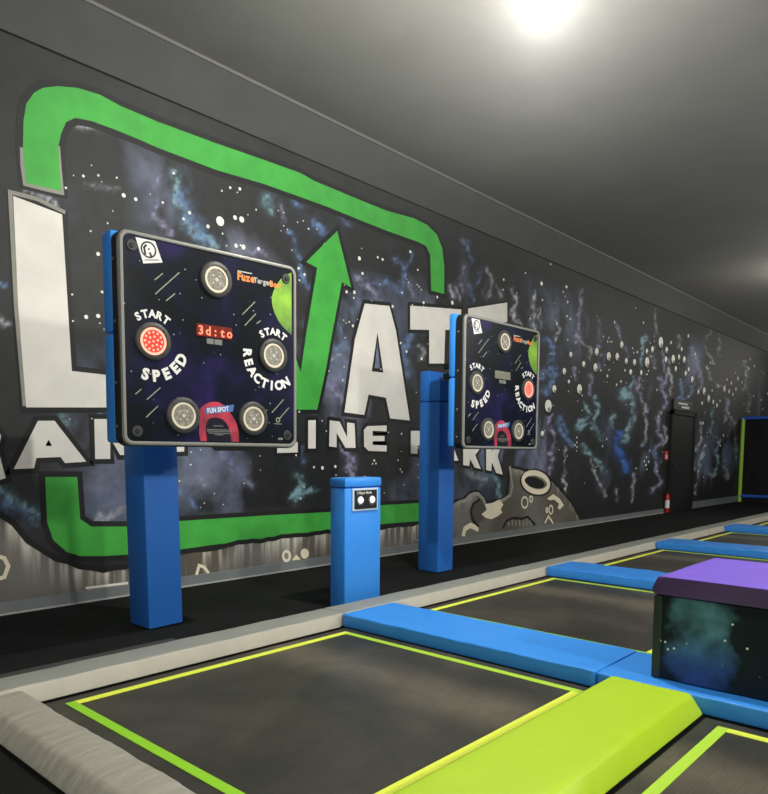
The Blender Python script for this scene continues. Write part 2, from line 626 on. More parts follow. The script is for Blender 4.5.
W_, B_, T_, P_, BB = (172, 176, 184), (92, 118, 158), (120, 154, 166), (132, 130, 160), (58, 96, 170)
STROKES = [
 (T_, 6, .8, [(174, 172), (176, 190), (180, 205), (190, 222), (200, 235), (214, 246)]), (B_, 9, .6, [(182, 196), (190, 218), (205, 240)]),
 (P_, 4, .5, [(160, 200), (151, 215), (165, 224), (173, 233)]), (P_, 3.5, .35, [(161, 175), (154, 190)]),
 (T_, 7, .55, [(268, 198), (272, 210)]), (P_, 2.5, .45, [(283, 205), (284, 222)]), (B_, 4, .6, [(292, 233), (297, 255), (308, 287)]),
 (P_, 4, .45, [(252, 250), (258, 252), (266, 254)]), (B_, 5, .5, [(294, 203), (300, 208)]), (B_, 6, .6, [(312, 222), (322, 232)]),
 (B_, 5, .45, [(340, 214), (346, 222)]), (P_, 3.5, .7, [(358, 276), (366, 286), (379, 300)]), (B_, 3.5, .7, [(373, 283), (386, 279), (400, 294), (405, 273), (397, 262)]),
 (P_, 2.5, .5, [(410, 282), (412, 298)]), (B_, 2, .4, [(409, 250), (407, 270)]), (B_, 4, .45, [(337, 326), (343, 342), (335, 356)]),
 (W_, 1.2, .7, [(328, 358), (341, 354)]), (P_, 6, .65, [(331, 388), (340, 403)]), (B_, 5, .45, [(409, 336), (403, 358), (409, 380)]),
 (B_, 4, .3, [(385, 345), (395, 362)]), (W_, 4, .35, [(418, 348), (425, 356)]),
 (P_, 4.5, .75, [(218, 447), (230, 464), (250, 485)]), (B_, 5, .4, [(222, 452), (240, 475)]), (T_, 3.5, .75, [(295, 474), (305, 484), (291, 499)]),
 (T_, 3, .65, [(296, 496), (315, 489)]), (W_, 4, .3, [(200, 478), (203, 485)]), (B_, 5, .55, [(178, 489), (195, 506)]),
 (P_, 5, .6, [(337, 432), (345, 450), (354, 474)]), (B_, 4, .4, [(300, 448), (303, 460)]), (W_, 4, .25, [(330, 415), (335, 425)]),
 (T_, 6, .75, [(-4, 489), (16, 502), (37, 517)]), (B_, 8, .45, [(0, 500), (30, 520)]), (T_, 6, .5, [(63, 410), (67, 424)]),
 (W_, 6, .45, [(98, 521), (112, 515), (128, 510)]), (B_, 4, .6, [(-2, 283), (3, 284)]), (W_, 4, .6, [(-2, 318), (5, 322)]), (B_, 8, .35, [(100, 415), (118, 416)]),
 (W_, 3, .55, [(28, 190), (42, 197), (57, 204)]), (W_, 4, .4, [(74, 124), (84, 127), (100, 129)]), (W_, 3, .2, [(86, 186), (118, 188)]),
 (W_, 3, .3, [(60, 288), (66, 300)]), (T_, 3, .55, [(484, 481), (492, 478), (500, 486), (502, 498)]), (W_, 5, .25, [(470, 472), (480, 480)]),
 (P_, 2.6, .7, [(550, 416), (554, 436), (551, 456), (548, 476)]), (B_, 4, .55, [(560, 416), (564, 433), (570, 443)]), (W_, 1.4, .6, [(563, 448), (565, 471), (564, 490)]),
 (T_, 2.2, .65, [(584, 405), (588, 416), (578, 430)]), (T_, 2.2, .65, [(578, 430), (594, 423), (597, 398)]), (T_, 2.2, .4, [(594, 425), (600, 440)]),
 (T_, 2.6, .75, [(583, 442), (589, 454), (599, 463), (605, 472)]), (W_, 1.6, .45, [(590, 460), (596, 474), (606, 498)]),
 (BB, 5, .95, [(621, 433), (616, 450), (624, 462), (627, 471)]), (T_, 3, .9, [(622, 388), (631, 403), (634, 418), (628, 431), (627, 440)]),
 (T_, 2.8, .65, [(614, 416), (613, 426)]), (P_, 1.6, .6, [(636, 380), (640, 396), (647, 412), (649, 420), (644, 443)]), (W_, 1.8, .45, [(635, 476), (631, 502)]),
 (W_, 2, .3, [(617, 488), (619, 500)]), (P_, 2.2, .9, [(658, 380), (665, 396), (668, 404), (658, 419), (660, 438), (655, 456), (658, 472), (662, 480), (653, 495)]),
 (B_, 3, .7, [(655, 446), (657, 456)]), (W_, 1.4, .45, [(666, 427), (663, 443)]), (W_, 1.6, .45, [(642, 400), (648, 419), (645, 443)]),
 (B_, 2, .85, [(680, 381), (682, 401), (691, 400), (693, 384)]), (W_, 1.1, .7, [(703, 419), (699, 444), (694, 470)]), (W_, 1.4, .6, [(705, 445), (700, 465), (697, 494)]),
 (T_, 1.6, .65, [(711, 410), (713, 433), (718, 444), (716, 474)]), (W_, 1.8, .35, [(729, 400), (734, 427), (736, 448)]), (W_, 2.2, .3, [(726, 470), (729, 480)]),
 (W_, 1.8, .35, [(710, 471), (714, 476)]), (W_, 2.2, .7, [(513, 290), (515, 312), (519, 324)]), (W_, 1.8, .6, [(534, 290), (533, 307), (535, 328)]),
 (W_, 1.6, .35, [(539, 308), (541, 328)]), (W_, 1.8, .5, [(556, 322), (557, 342)]), (P_, 2.2, .55, [(582, 290), (582, 318), (576, 342)]),
 (W_, 1.8, .5, [(577, 333), (584, 342), (591, 355)]), (B_, 4, .65, [(548, 340), (557, 350), (551, 361)]), (B_, 5, .65, [(543, 375), (552, 371), (546, 393)]),
 (P_, 2.2, .55, [(574, 368), (576, 378)]), (P_, 2.2, .55, [(589, 376), (590, 392)]), (P_, 1.8, .5, [(602, 320), (599, 336), (596, 348)]),
 (P_, 1.6, .55, [(618, 324), (620, 336), (626, 350)]), (T_, 1.8, .75, [(646, 333), (642, 347), (640, 366)]), (W_, 1.4, .35, [(655, 310), (656, 332)]),
 (B_, 2, .55, [(602, 356), (601, 369)]), (B_, 2.5, .5, [(627, 348), (628, 356)]), (T_, 2.2, .85, [(633, 376), (630, 394), (631, 402)]),
 (T_, 3, .75, [(622, 392), (626, 398)]), (P_, 1.8, .65, [(642, 378), (640, 397)]), (P_, 2, .9, [(662, 353), (665, 375), (661, 391), (668, 396)]),
 (W_, 1.3, .65, [(670, 360), (670, 378), (673, 393)]), (W_, 1.3, .35, [(653, 355), (654, 369)]), (P_, 1.8, .85, [(691, 349), (696, 363), (701, 378), (702, 390)]),
 (W_, 1.6, .45, [(705, 342), (713, 363)]), (W_, 1.6, .35, [(720, 336), (721, 357)]), (W_, 1.7, .55, [(705, 366), (710, 375), (720, 387)]),
 (P_, 1.8, .55, [(725, 398), (730, 409), (726, 419)]), (W_, 1.3, .45, [(746, 361), (745, 390)]), (W_, 1.4, .3, [(709, 322), (708, 337)]),
 (W_, 1.6, .35, [(678, 334), (677, 346)]), (W_, 1.4, .25, [(748, 400), (747, 412)]), (W_, 3, .3, [(488, 270), (490, 285), (487, 296)]),
 (W_, 2.5, .3, [(496, 285), (500, 296)]), (B_, 3, .35, [(464, 240), (470, 262)]), (W_, 2, .35, [(455, 283), (458, 300)]), (B_, 2.5, .35, [(480, 270), (478, 284)]),
 (W_, 3, .5, [(450, 284), (452, 298)]), (P_, 3, .5, [(462, 270), (463, 292)]), (B_, 3, .4, [(471, 286), (474, 300)]),
]
np.random.seed(3)


def vnoise(X, Y, seed):
    r = np.random.RandomState(seed).rand(256, 256)
    xi, yi = np.floor(X).astype(int), np.floor(Y).astype(int)
    fx, fy = X - xi, Y - yi
    fx, fy = fx * fx * (3 - 2 * fx), fy * fy * (3 - 2 * fy)
    a, b = r[xi % 256, yi % 256], r[(xi + 1) % 256, yi % 256]
    c, d = r[xi % 256, (yi + 1) % 256], r[(xi + 1) % 256, (yi + 1) % 256]
    return (a * (1 - fx) + b * fx) * (1 - fy) + (c * (1 - fx) + d * fx) * fy


def fbm(X, Y, s, seed, o=4):
    t, a, q = 0, .5, 0
    for i in range(o):
        t = t + a * vnoise(X * s, Y * s, seed + i)
        q += a
        s *= 2.1
        a *= .5
    return t / q


wu = GU + (fbm(GU, GV, .10, 11, 4) - .5) * 11 + (fbm(GU, GV, .45, 71, 2) - .5) * 3
wv = GV + (fbm(GU, GV, .10, 21, 4) - .5) * 12 + (fbm(GU, GV, .45, 81, 2) - .5) * 3
col = np.zeros((nx, nz, 3))
base = np.array(s2l((40, 42, 43)))
cl = fbm(GX * 1.0, GZ, .9, 41, 4)
col[:] = base
col *= (0.72 + .7 * np.clip(cl - .3, 0, 1))[..., None]
# thin all-over spray: cloudy inside the frame, drawn into upright wisps farther along
w1 = fbm(GX * 1.7 + 1.2 * fbm(GX, GZ, .8, 5, 2), GZ * 1.3, 1.0, 101, 5)
w2 = fbm(GX * 1.5 + .8 * fbm(GX, GZ, 1.2, 7, 2), GZ * .55, 1.5, 131, 5)
far = np.clip((GX - 6.5) / 1.5, 0, 1)
ms = np.clip(((w1 * (1 - far) + w2 * far) - .53) * 6.0, 0, 1)
patch = np.clip((fbm(GX * .9, GZ, .8, 151, 3) - .38) * 4, 0, 1)
zone = np.clip((GZ - .35) / .5, 0, 1) * np.clip((4.0 - GZ) / .6, 0, 1) * np.clip((GX - 2.3) / .5, 0, 1) * np.clip((27 - GX) / 8, 0, 1)
hue = fbm(GX, GZ, .7, 171, 3)[..., None]
sp = np.array(s2l((96, 118, 150))) * np.clip(1.6 - 2 * hue, 0, 1) + np.array(s2l((132, 134, 156))) * np.clip(2 * hue - .4, 0, 1)
kk = (ms * patch * zone * .62)[..., None]
col = col * (1 - kk) + sp * kk
for c_, wd, al, pts in STROKES:
    best = np.full((nx, nz), 1e9)
    for (ax, ay), (bx_, by_) in zip(pts[:-1], pts[1:]):
        ex, ey = bx_ - ax, by_ - ay
        t = np.clip(((wu - ax) * ex + (wv - ay) * ey) / (ex * ex + ey * ey + 1e-9), 0, 1)
        best = np.minimum(best, np.hypot(wu - ax - t * ex, wv - ay - t * ey))
    wd = wd * .62
    if pts[0][0] > 530:
        al *= 1.25
    k = al * (1.15 * np.exp(-(best / wd) ** 2) + .13 * np.exp(-(best / (wd * 2.3)) ** 2))
    lum = np.clip(fbm(GU, GV, .28, 61, 4) * 2.0 - .5, 0, 1)
    k = np.clip(k * (.3 + 1.15 * lum), 0, 1)[..., None]
    k[(P @ np.array(fw)) < .2] = 0
    tgt = np.array(s2l(c_)) * (.75 + .6 * lum[..., None])
    col = col * (1 - k) + tgt * k
col = np.clip(col, 0, 1)

me = bpy.data.meshes.new('wall_left')
vs = np.stack([GX, np.full_like(GX, D), GZ], -1).reshape(-1, 3)
idx = np.arange(nx * nz).reshape(nx, nz)
fs = np.stack([idx[:-1, :-1], idx[1:, :-1], idx[1:, 1:], idx[:-1, 1:]], -1).reshape(-1, 4)
n0 = len(vs)
bv = [(X0, D + .01, -.2), (X1, D + .01, -.2), (X1, D + .01, ZC + .2), (X0, D + .01, ZC + .2), (X0, D + .2, -.2), (X1, D + .2, -.2), (X1, D + .2, ZC + .2), (X0, D + .2, ZC + .2)]
bf = [(0, 1, 2, 3), (7, 6, 5, 4), (0, 4, 5, 1), (1, 5, 6, 2), (2, 6, 7, 3), (3, 7, 4, 0)]
me.from_pydata([tuple(v) for v in vs] + bv, [], [tuple(int(i) for i in f) for f in fs] + [tuple(n0 + i for i in f) for f in bf])
at = me.color_attributes.new('nebula', 'FLOAT_COLOR', 'POINT')
cc = np.ones((n0 + 8, 4), dtype=np.float32)
cc[:n0, :3] = col.reshape(-1, 3)
cc[n0:, :3] = base
at.data.foreach_set('color', cc.ravel())
mt = bpy.data.materials.new('nebula_mural')
mt.use_nodes = True
nt = mt.node_tree
b = nt.nodes['Principled BSDF']
b.inputs['Roughness'].default_value = .6
b.inputs['Specular IOR Level'].default_value = .4
a = nt.nodes.new('ShaderNodeAttribute')
a.attribute_name = 'nebula'
tc = nt.nodes.new('ShaderNodeTexCoord')
n = nt.nodes.new('ShaderNodeTexNoise')
n.inputs['Scale'].default_value = 9
n.inputs['Detail'].default_value = 6
nt.links.new(tc.outputs['Object'], n.inputs['Vector'])
mr = nt.nodes.new('ShaderNodeMapRange')
mr.inputs[1].default_value = .3
mr.inputs[2].default_value = .7
mr.inputs[3].default_value = .75
mr.inputs[4].default_value = 1.25
nt.links.new(n.outputs['Fac'], mr.inputs[0])
vm = nt.nodes.new('ShaderNodeVectorMath')
vm.operation = 'SCALE'
nt.links.new(a.outputs['Color'], vm.inputs[0])
nt.links.new(mr.outputs[0], vm.inputs['Scale'])
nt.links.new(vm.outputs[0], b.inputs['Base Color'])
me.materials.append(mt)
wall = bpy.data.objects.new('wall_left', me)
C.objects.link(wall)
struct(wall, 'black wall with a sprayed space mural, lettering and green arrow frame')

struct(obj('trim_1', bx(X0, X1, D - .035, D - .001, 4.263, ZC - .001), M['trim_dark']))
struct(obj('trim_2', bx(X0, X1, D - .05, D - .036, ZC - .03, ZC - .001), M['trim_light']))
struct(obj('baseboard_left', bx(X0, 15.28, D - .018, D - .001, .001, .098, bev=.003), M['baseboard']))
struct(obj('baseboard_left_far', bx(16.95, 20.6, D - .018, D - .001, .001, .16), M['baseboard']))
struct(obj('trim_3', bx(X0, 15.28, D - .03, D - .019, .001, .014), M['edge']))
struct(obj('trim_4', bx(1.35, 2.46, 4.0, 4.12, .0005, .006), M['trim_dark']))


# ---- painted lettering -------------------------------------------------
def W2(pts):
    return [WP(u, v) for u, v in pts]


def paint(name, loops, m, label, ow=.055, halo=None, z=.004, ol='outline', om='paint_black'):
    loops = [W2(L) for L in loops]
    bm = bmesh.new()
    add_slab(bm, loops, wallmap, .0005, z)
    o = obj(name, bm, M[m], wall, label=label)
    if ow:
        bm = bmesh.new()
        for L in loops:
            add_stroke(bm, L, ow, wallmap, .0004, .0022, closed=True)
        obj(ol, bm, M[om], o)
    return o


def cv(pts, s, ox, oy):
    return [(x / s + ox, y / s + oy) for x, y in pts]


# green frame
top_out = [(26, 183), (22.7, 149), (23.4, 120), (26, 104), (34, 92.7), (43, 88), (57, 86.3), (77, 88), (100, 95), (120, 106), (158, 122), (216, 143.5), (263.6, 160), (300, 173), (314, 181), (356, 198.6), (387, 211), (414, 218.5), (427, 225), (437, 235), (442, 248.5), (444, 266), (444, 294)]
top_in = [(431, 290.5), (430, 255), (426, 246), (418, 242), (387, 231), (356, 218.6), (325, 206), (300, 197), (263.6, 184), (216, 170), (158, 148), (140, 140), (113, 129), (91, 121), (75, 118), (66, 122), (61, 133.5), (58, 147), (59.5, 167.5), (61, 191)]
g = paint('painted_frame', [top_out + top_in], 'paint_green', 'green rounded frame band painted above the letters', .10)
bm = bmesh.new()
add_stroke(bm, W2([(58, 147), (59.5, 167.5), (62, 193), (44, 189), (25, 184), (22.3, 165), (22, 149)]), .03, wallmap, .0004, .003)
obj('chalk_edge', bm, M['paint_grey'], g)
paint('painted_frame', [[(45, 477), (47, 522), (53, 540), (66.5, 552), (80, 556), (103, 556), (127, 554.6), (180, 549.5), (211, 545), (271.5, 538), (331, 531.5), (383, 524), (419, 521), (446, 517), (446, 500), (419, 503), (383, 505), (331, 512), (271.5, 515), (180, 521), (127, 526.5), (91, 526.5), (80, 519), (77, 477)]],
      'paint_green', 'green rounded frame band painted below the letters', .09)
# V with arrow head
paint('painted_arrow', [[(337, 231), (306, 262), (317, 268), (306.5, 331), (300.5, 372), (274, 296), (250, 290), (282, 409.7), (317, 409.7), (326, 368), (330, 344), (341.6, 282), (351, 287.5)]],
      'paint_green', 'green letter V whose right arm ends in an arrow head', .09)
# big letters
BIG = {
 'L': [[(13, 196), (62, 214.6), (64, 248), (71.6, 371), (111.6, 375.5), (126, 377), (126, 407.5), (26, 407.4), (18, 306)]],
 'E': [[(140, 248), (232, 283), (233, 310), (172, 290), (173, 320), (226, 331), (226, 352), (174, 346), (175, 380), (234, 385), (234, 409), (142, 408)]],
 'A': [cv([(282, 316), (375, 325), (400, 420), (452, 758), (378, 750), (362, 672), (296, 660), (280, 737), (205, 727), (245, 450)], 3.78, 290, 220),
       cv([(330, 425), (308, 572), (352, 577)], 3.78, 290, 220)],
 'T': [[(410, 305.6), (461, 309.5), (461, 330), (445, 330), (444, 363.5), (429, 363.5), (429, 330), (410, 329.5)]],
}
for k, L in BIG.items():
    o = paint('painted_letter', L, 'paint_white', 'large white letter %s painted in the top row' % k, .085)
bm = bmesh.new()
add_stroke(bm, W2([(24.5, 405), (16, 306), (10, 192), (37, 199), (64, 212)]), .03, wallmap, .0004, .0028)
obj('chalk_edge', bm, M['paint_grey'], wall)
paint('painted_letter', [[(468, 308.5), (507, 302.5), (507, 322), (482, 326), (482, 350), (504, 352), (504, 370), (482, 370), (482, 400), (507, 404), (507, 424), (468, 420)]],
      'paint_white', 'last large white letter E, mostly behind the game board', .05)
# small letters
S5 = lambda p: cv(p, 3.31, 0, 380)
S7 = lambda p: cv(p, 3.339, 290, 400)
SM = [
 ('R', [[(-26, 425), (-6, 425), (1, 436), (-2, 450), (5.5, 478), (-4, 481), (-12, 462), (-14, 482), (-26, 484)]]),
 ('A', [S5([(125, 135), (180, 135), (285, 270), (215, 275), (200, 255), (120, 258), (112, 292), (45, 295)]), S5([(160, 197), (150, 218), (172, 218)])]),
 ('M', [[(94, 419), (111, 419), (124, 438), (136, 419), (154, 420), (154, 455), (140, 456), (140, 440), (127, 455), (120, 455), (110, 438), (110, 459), (95, 459)]]),
 ('P', [[(171, 420), (194, 420), (201, 426), (201, 434), (194, 440), (184, 441), (184, 451.5), (171, 452)]]),
 ('O', [[(216, 421), (254, 421), (262, 428), (262, 440), (254, 446.5), (216, 446.5), (209, 440), (209, 428)], [(224, 429), (224, 439), (247, 439), (247, 429)]]),
 ('L', [[(277, 421), (286, 421), (286, 442), (297.5, 442), (297.5, 452.5), (277, 453)]]),
 ('I', [[(308, 420.4), (315.5, 420), (315.5, 448.5), (308, 448.5)]]),
 ('N', [S7([(132, 68), (165, 72), (190, 125), (190, 75), (215, 78), (218, 160), (185, 160), (155, 110), (155, 158), (130, 155)])]),
 ('E', [S7([(258, 87), (322, 85), (322, 105), (275, 103), (275, 120), (315, 120), (315, 137), (275, 138), (275, 150), (322, 152), (322, 172), (262, 170), (247, 155), (246, 100)])]),
 ('P', [S7([(403, 103), (440, 103), (460, 118), (460, 140), (440, 152), (425, 152), (425, 180), (403, 178)])]),
 ('A', [[(441, 436), (449, 436), (458.3, 460.6), (451.5, 460.8), (449.5, 456), (442, 455), (440, 459.5), (433, 459)]]),
 ('R', [[(463, 436), (474, 436), (480, 441), (479, 450), (475, 455), (480.6, 469), (474.5, 467.5), (470, 459), (469, 466), (463, 465)]]),
 ('K', [[(486, 438), (492, 438), (492, 452), (497, 439), (503, 440), (497.5, 456), (502.5, 474.6), (496, 473), (491.8, 462), (491, 471), (486, 470)]]),
]
for k, L in SM:
    paint('painted_letter', L, 'paint_white', 'small white letter %s painted in the lower row' % k, .08)


# ---- painted moon surface along the skirting ----------------------------
def moon_mat():
    mt = bpy.data.materials.new('moon_mural_paint')
    mt.use_nodes = True
    nt = mt.node_tree
    b = nt.nodes['Principled BSDF']
    b.inputs['Roughness'].default_value = .7
    tc = nt.nodes.new('ShaderNodeTexCoord')
    n = nt.nodes.new('ShaderNodeTexNoise')
    n.inputs['Scale'].default_value = 1.2
    nt.links.new(tc.outputs['Object'], n.inputs['Vector'])
    cr = nt.nodes.new('ShaderNodeValToRGB')
    cr.color_ramp.elements[0].position = .4
    cr.color_ramp.elements[0].color = (*s2l((88, 84, 74)), 1)
    cr.color_ramp.elements[1].position = .62
    cr.color_ramp.elements[1].color = (*s2l((112, 111, 106)), 1)
    nt.links.new(n.outputs['Fac'], cr.inputs[0])
    mp = nt.nodes.new('ShaderNodeMapping')
    mp.inputs['Scale'].default_value = (7, 1, .6)
    nt.links.new(tc.outputs['Object'], mp.inputs[0])
    n2 = nt.nodes.new('ShaderNodeTexNoise')
    n2.inputs['Scale'].default_value = 1.4
    n2.inputs['Detail'].default_value = 4
    nt.links.new(mp.outputs[0], n2.inputs['Vector'])
    r = nt.nodes.new('ShaderNodeMapRange')
    r.inputs[1].default_value = .45
    r.inputs[2].default_value = .66
    nt.links.new(n2.outputs['Fac'], r.inputs[0])
    a = nt.nodes.new('ShaderNodeAttribute')
    a.attribute_name = 'drip'
    mm = nt.nodes.new('ShaderNodeMath')
    mm.operation = 'MULTIPLY'
    nt.links.new(r.outputs[0], mm.inputs[0])
    nt.links.new(a.outputs['Fac'], mm.inputs[1])
    mx = nt.nodes.new('ShaderNodeMixRGB')
    mx.inputs[2].default_value = (*s2l((208, 204, 192)), 1)
    nt.links.new(mm.outputs[0], mx.inputs[0])
    nt.links.new(cr.outputs[0], mx.inputs[1])
    nt.links.new(mx.outputs[0], b.inputs['Base Color'])
    return mt


M['moon'] = moon_mat()


def moon(name, edge, label, drip_len=.22, drips=1.0):
    E = W2(edge)
    cols = []
    for (x0, z0), (x1, z1) in zip(E[:-1], E[1:]):
        n = max(1, int(abs(x1 - x0) / .03))
        for i in range(n):
            t = i / n
            cols.append((x0 + (x1 - x0) * t, z0 + (z1 - z0) * t))
    cols.append(E[-1])
    j = [(x, z + .007 * math.sin(x * 11) + .006 * math.sin(x * 31 + 1)) for x, z in cols]
    verts, faces, dr = [], [], []
    R = 14
    for x, z in j:
        for r in range(R + 1):
            q = (r / R) ** 1.6
            zz = z + (.09 - z) * q
            verts.append((x, D - .0035, zz))
            dr.append(drips * math.exp(-((z - zz) / drip_len) ** 1.5))
    for i in range(len(j) - 1):
        for r in range(R):
            a_ = i * (R + 1) + r
            faces.append((a_, a_ + 1, a_ + R + 2, a_ + R + 1))
    me = bpy.data.meshes.new(name)
    me.from_pydata(verts, [], faces)
    at = me.attributes.new('drip', 'FLOAT', 'POINT')
    at.data.foreach_set('value', dr)
    me.materials.append(M['moon'])
    o = bpy.data.objects.new(name, me)
    C.objects.link(o)
    o.parent = wall
    o['label'] = label
    bm = bmesh.new()
    add_stroke(bm, j[::3] + [j[-1]], .045, wallmap, .0004, .006)
    obj('outline', bm, M['paint_black'], o)
    return o


MOON_DRIP = .15
mo = moon('painted_moon', [(-14, 508), (0, 514), (9, 519), (18, 528), (33, 545), (48, 554), (60, 561), (79, 566), (100, 569), (128, 567), (150, 557), (180, 552.5), (207, 549), (238, 543), (272, 538.5), (305, 534), (331, 532), (383, 527.5), (420, 523), (445, 515), (453, 503)],
          'grey-brown moon surface with chalky drips along the skirting', MOON_DRIP, 1.5)
ma = moon('painted_moon', [(453, 502), (458, 500), (464, 499), (468, 494), (474, 491.5), (479, 492), (484, 498), (485.5, 502), (490, 503), (495.5, 500.5), (502, 499), (507, 496), (508.2, 480), (508.6, 465.5), (512, 467), (523, 469.5), (536, 470.5), (545, 473), (552, 480.5), (563, 491.5), (572, 504), (579.5, 517)],
          'grey-brown painted moon with cream crater rings', .1, .8)
MC = lambda p: W2(cv(p, 5.486, 450, 455))


def mark(par, name, pts, wd=None, m='paint_cream', closed=False, z0=.004, z1=.0075, label=None):
    bm = bmesh.new()
    if wd is None:
        add_slab(bm, [pts], wallmap, z0, z1)
    else:
        add_stroke(bm, pts, wd, wallmap, z0, z1, closed)
    return obj(name, bm, M[m], par, label=label)


mark(ma, 'chalk_edge', W2([(454, 505), (459, 502), (465, 500.5), (469, 496), (474, 493.5), (478, 494), (483, 499), (485, 504)]), .05, 'paint_grey', z0=.006, z1=.0072)
mark(ma, 'chalk_edge', W2([(496, 502), (503, 500), (510, 495), (512, 486), (510.5, 475), (509.5, 467)]), .05, 'paint_grey', z0=.006, z1=.0072)
mark(ma, 'crater_shade', MC(circ(150, 312, 42, 66, rot=.15)), None, 'paint_olive')
mark(ma, 'crater_edge', MC([(160, 245), (125, 270), (112, 310), (125, 360), (155, 392)]), .04, 'paint_black', z1=.008)
mark(ma, 'cream_patch', MC([(170, 325), (200, 300), (190, 270), (230, 262), (270, 245), (290, 270), (275, 300), (285, 315), (260, 335), (225, 352), (195, 345)]), None, 'paint_cream', z1=.009)
mark(ma, 'crater_edge', MC(circ(470, 152, 86, 66, rot=.32)), .035, 'paint_black', True, z1=.007)
mark(ma, 'crater_ring', MC(circ(468, 150, 72, 50, rot=.32)), .085, 'paint_cream', True, z1=.010)
mark(ma, 'crater_hollow', MC(circ(462, 150, 56, 28, rot=.32)), None, 'paint_black', z1=.012)
mark(ma, 'cream_hook', MC([(530, 240), (565, 215), (600, 240), (622, 275), (600, 300), (588, 290), (597, 268), (570, 245), (545, 248)]), None, z1=.009)
for cx, cy, rx, ry in ((408, 260, 17, 30), (443, 242, 8, 15), (552, 300, 10, 23), (530, 303, 5, 12)):
    mark(ma, 'crater_ring', MC(circ(cx, cy, rx, ry, n=14)), .028, closed=True)
mark(ma, 'crater_ring', MC([(520, 372), (538, 335), (562, 372)]), .035)
mark(ma, 'cream_hook', MC([(72, 436), (80, 405), (110, 386), (150, 405)]), .075)
mark(ma, 'crater_edge', MC([(290, 400), (308, 362), (345, 345), (390, 350), (425, 338), (465, 382)]), .035, 'paint_black')
for i in range(7):
    x = 318 + i * 20
    mark(ma, 'chalk_drip', MC([(x, 362 - (i % 2) * 6), (x + 3, 385)]), .03, 'paint_grey')
# marks on the long moon strip
q = lambda p: W2(cv(p, 2.954, 170, 430))
mark(mo, 'painted_ring', q(circ(343, 372, 10, 14)), .03, closed=True)
mark(mo, 'cream_patch', q([(358, 385), (372, 368), (385, 382)]))
mark(mo, 'cream_patch', q(circ(397, 365, 12, 15)))
mark(mo, 'painted_ring', q([(78, 425), (85, 400), (100, 405), (112, 422)]), .03)
mark(mo, 'painted_ring', q(circ(718, 312, 7, 8, n=12)), .02, 'paint_grey', closed=True)
mark(mo, 'painted_ring', q([(722, 320), (733, 330)]), .02, 'paint_grey')
mark(mo, 'painted_ring', W2([(-3, 556), (4, 558), (8, 566), (4, 577), (-3, 579)]), .03)
mark(mo, 'white_smear', W2([(86, 588), (100, 586.3), (127, 583)]), .02, 'paint_white')

# ---- painted stars and small planets ------------------------------------
ST = []


def stars(s, ox, oy, L):
    for x, y, r in L:
        ST.append((x / s + ox, y / s + oy, r / s))


stars(4.178, 120, 80, [(418, 590, 25), (480, 575, 12), (508, 583, 16), (484, 692, 11), (515, 698, 13), (578, 705, 9), (367, 612, 10), (290, 555, 9), (265, 580, 7), (223, 390, 7), (425, 463, 5), (460, 450, 7), (500, 455, 9), (178, 512, 6)])
stars(4.518, 290, 140, [(313, 535, 12), (396, 530, 6), (418, 540, 8), (577, 587, 5), (543, 505, 7), (327, 603, 9), (38, 580, 8), (65, 608, 7), (255, 686, 9), (290, 688, 10), (463, 752, 9), (603, 735, 9), (665, 710, 8), (733, 735, 12)])
stars(3.78, 290, 220, [(237, 400, 7), (497, 525, 7), (440, 497, 6), (418, 465, 5)])
stars(4.41, 0, 70, [(367, 468, 7), (433, 465, 6), (545, 553, 12), (598, 570, 10), (290, 520, 6)])
stars(1, 0, 0, [(86, 317, 2.6), (98, 316, 2.6), (98, 254, 2.5), (102, 292, 1.5)])
stars(2.954, 170, 430, [(425, 110, 4), (450, 112, 7), (488, 108, 6), (603, 90, 4), (598, 100, 3), (608, 99, 3), (680, 116, 3), (685, 124, 3)])
stars(5.29, 540, 380, [(43, 140, 36), (208, 50, 28), (75, 48, 22), (12, 285, 17), (195, 330, 6), (184, 345, 7), (195, 355, 6), (193, 375, 5), (352, 312, 6), (330, 350, 7), (563, 408, 6), (552, 430, 7), (575, 432, 7), (560, 450, 9), (405, 25, 9), (428, 8, 8), (152, 10, 12), (150, 60, 5)])
stars(5.29, 480, 250, [(125, 157, 9), (122, 210, 5), (325, 180, 14), (330, 265, 7), (457, 197, 11), (440, 222, 6), (463, 275, 8), (450, 245, 4), (373, 75, 6), (240, 122, 6), (407, 388, 8), (460, 350, 7), (478, 365, 7), (480, 555, 17), (445, 643, 19), (548, 605, 18), (393, 735, 22), (470, 700, 13)])
stars(7.68, 580, 300, [(128, 400, 33), (118, 520, 35), (220, 435, 36), (285, 437, 32), (320, 345, 30), (355, 470, 26), (30, 492, 28), (418, 480, 28), (388, 555, 25), (515, 480, 42), (470, 560, 22), (513, 395, 22), (556, 382, 28), (620, 328, 45), (665, 385, 25), (660, 460, 27), (715, 455, 35), (760, 440, 22), (735, 530, 23), (210, 583, 15), (440, 400, 12), (265, 170, 14), (487, 175, 12), (222, 290, 8), (212, 320, 10), (243, 320, 9), (315, 620, 13), (280, 650, 15), (345, 540, 12), (403, 370, 9), (412, 405, 9), (427, 60, 7), (640, 60, 9), (590, 690, 9), (525, 545, 9), (515, 570, 9), (178, 280, 8), (700, 325, 12), (160, 540, 10)])
stars(6.62, 660, 300, [(104, 456, 19), (143, 327, 17), (122, 380, 20), (160, 397, 25), (190, 462, 18), (170, 488, 20), (213, 528, 26), (292, 605, 28), (322, 655, 27), (253, 610, 18), (278, 685, 15), (352, 677, 18), (377, 700, 18), (397, 668, 11), (426, 592, 25), (443, 527, 13), (472, 553, 15), (515, 523, 17), (502, 592, 15), (457, 608, 17), (482, 627, 14), (543, 545, 10), (345, 600, 10), (597, 393, 9), (625, 438, 11), (275, 145, 8), (187, 240, 14), (233, 357, 13), (332, 415, 9), (70, 285, 8), (585, 455, 8)])
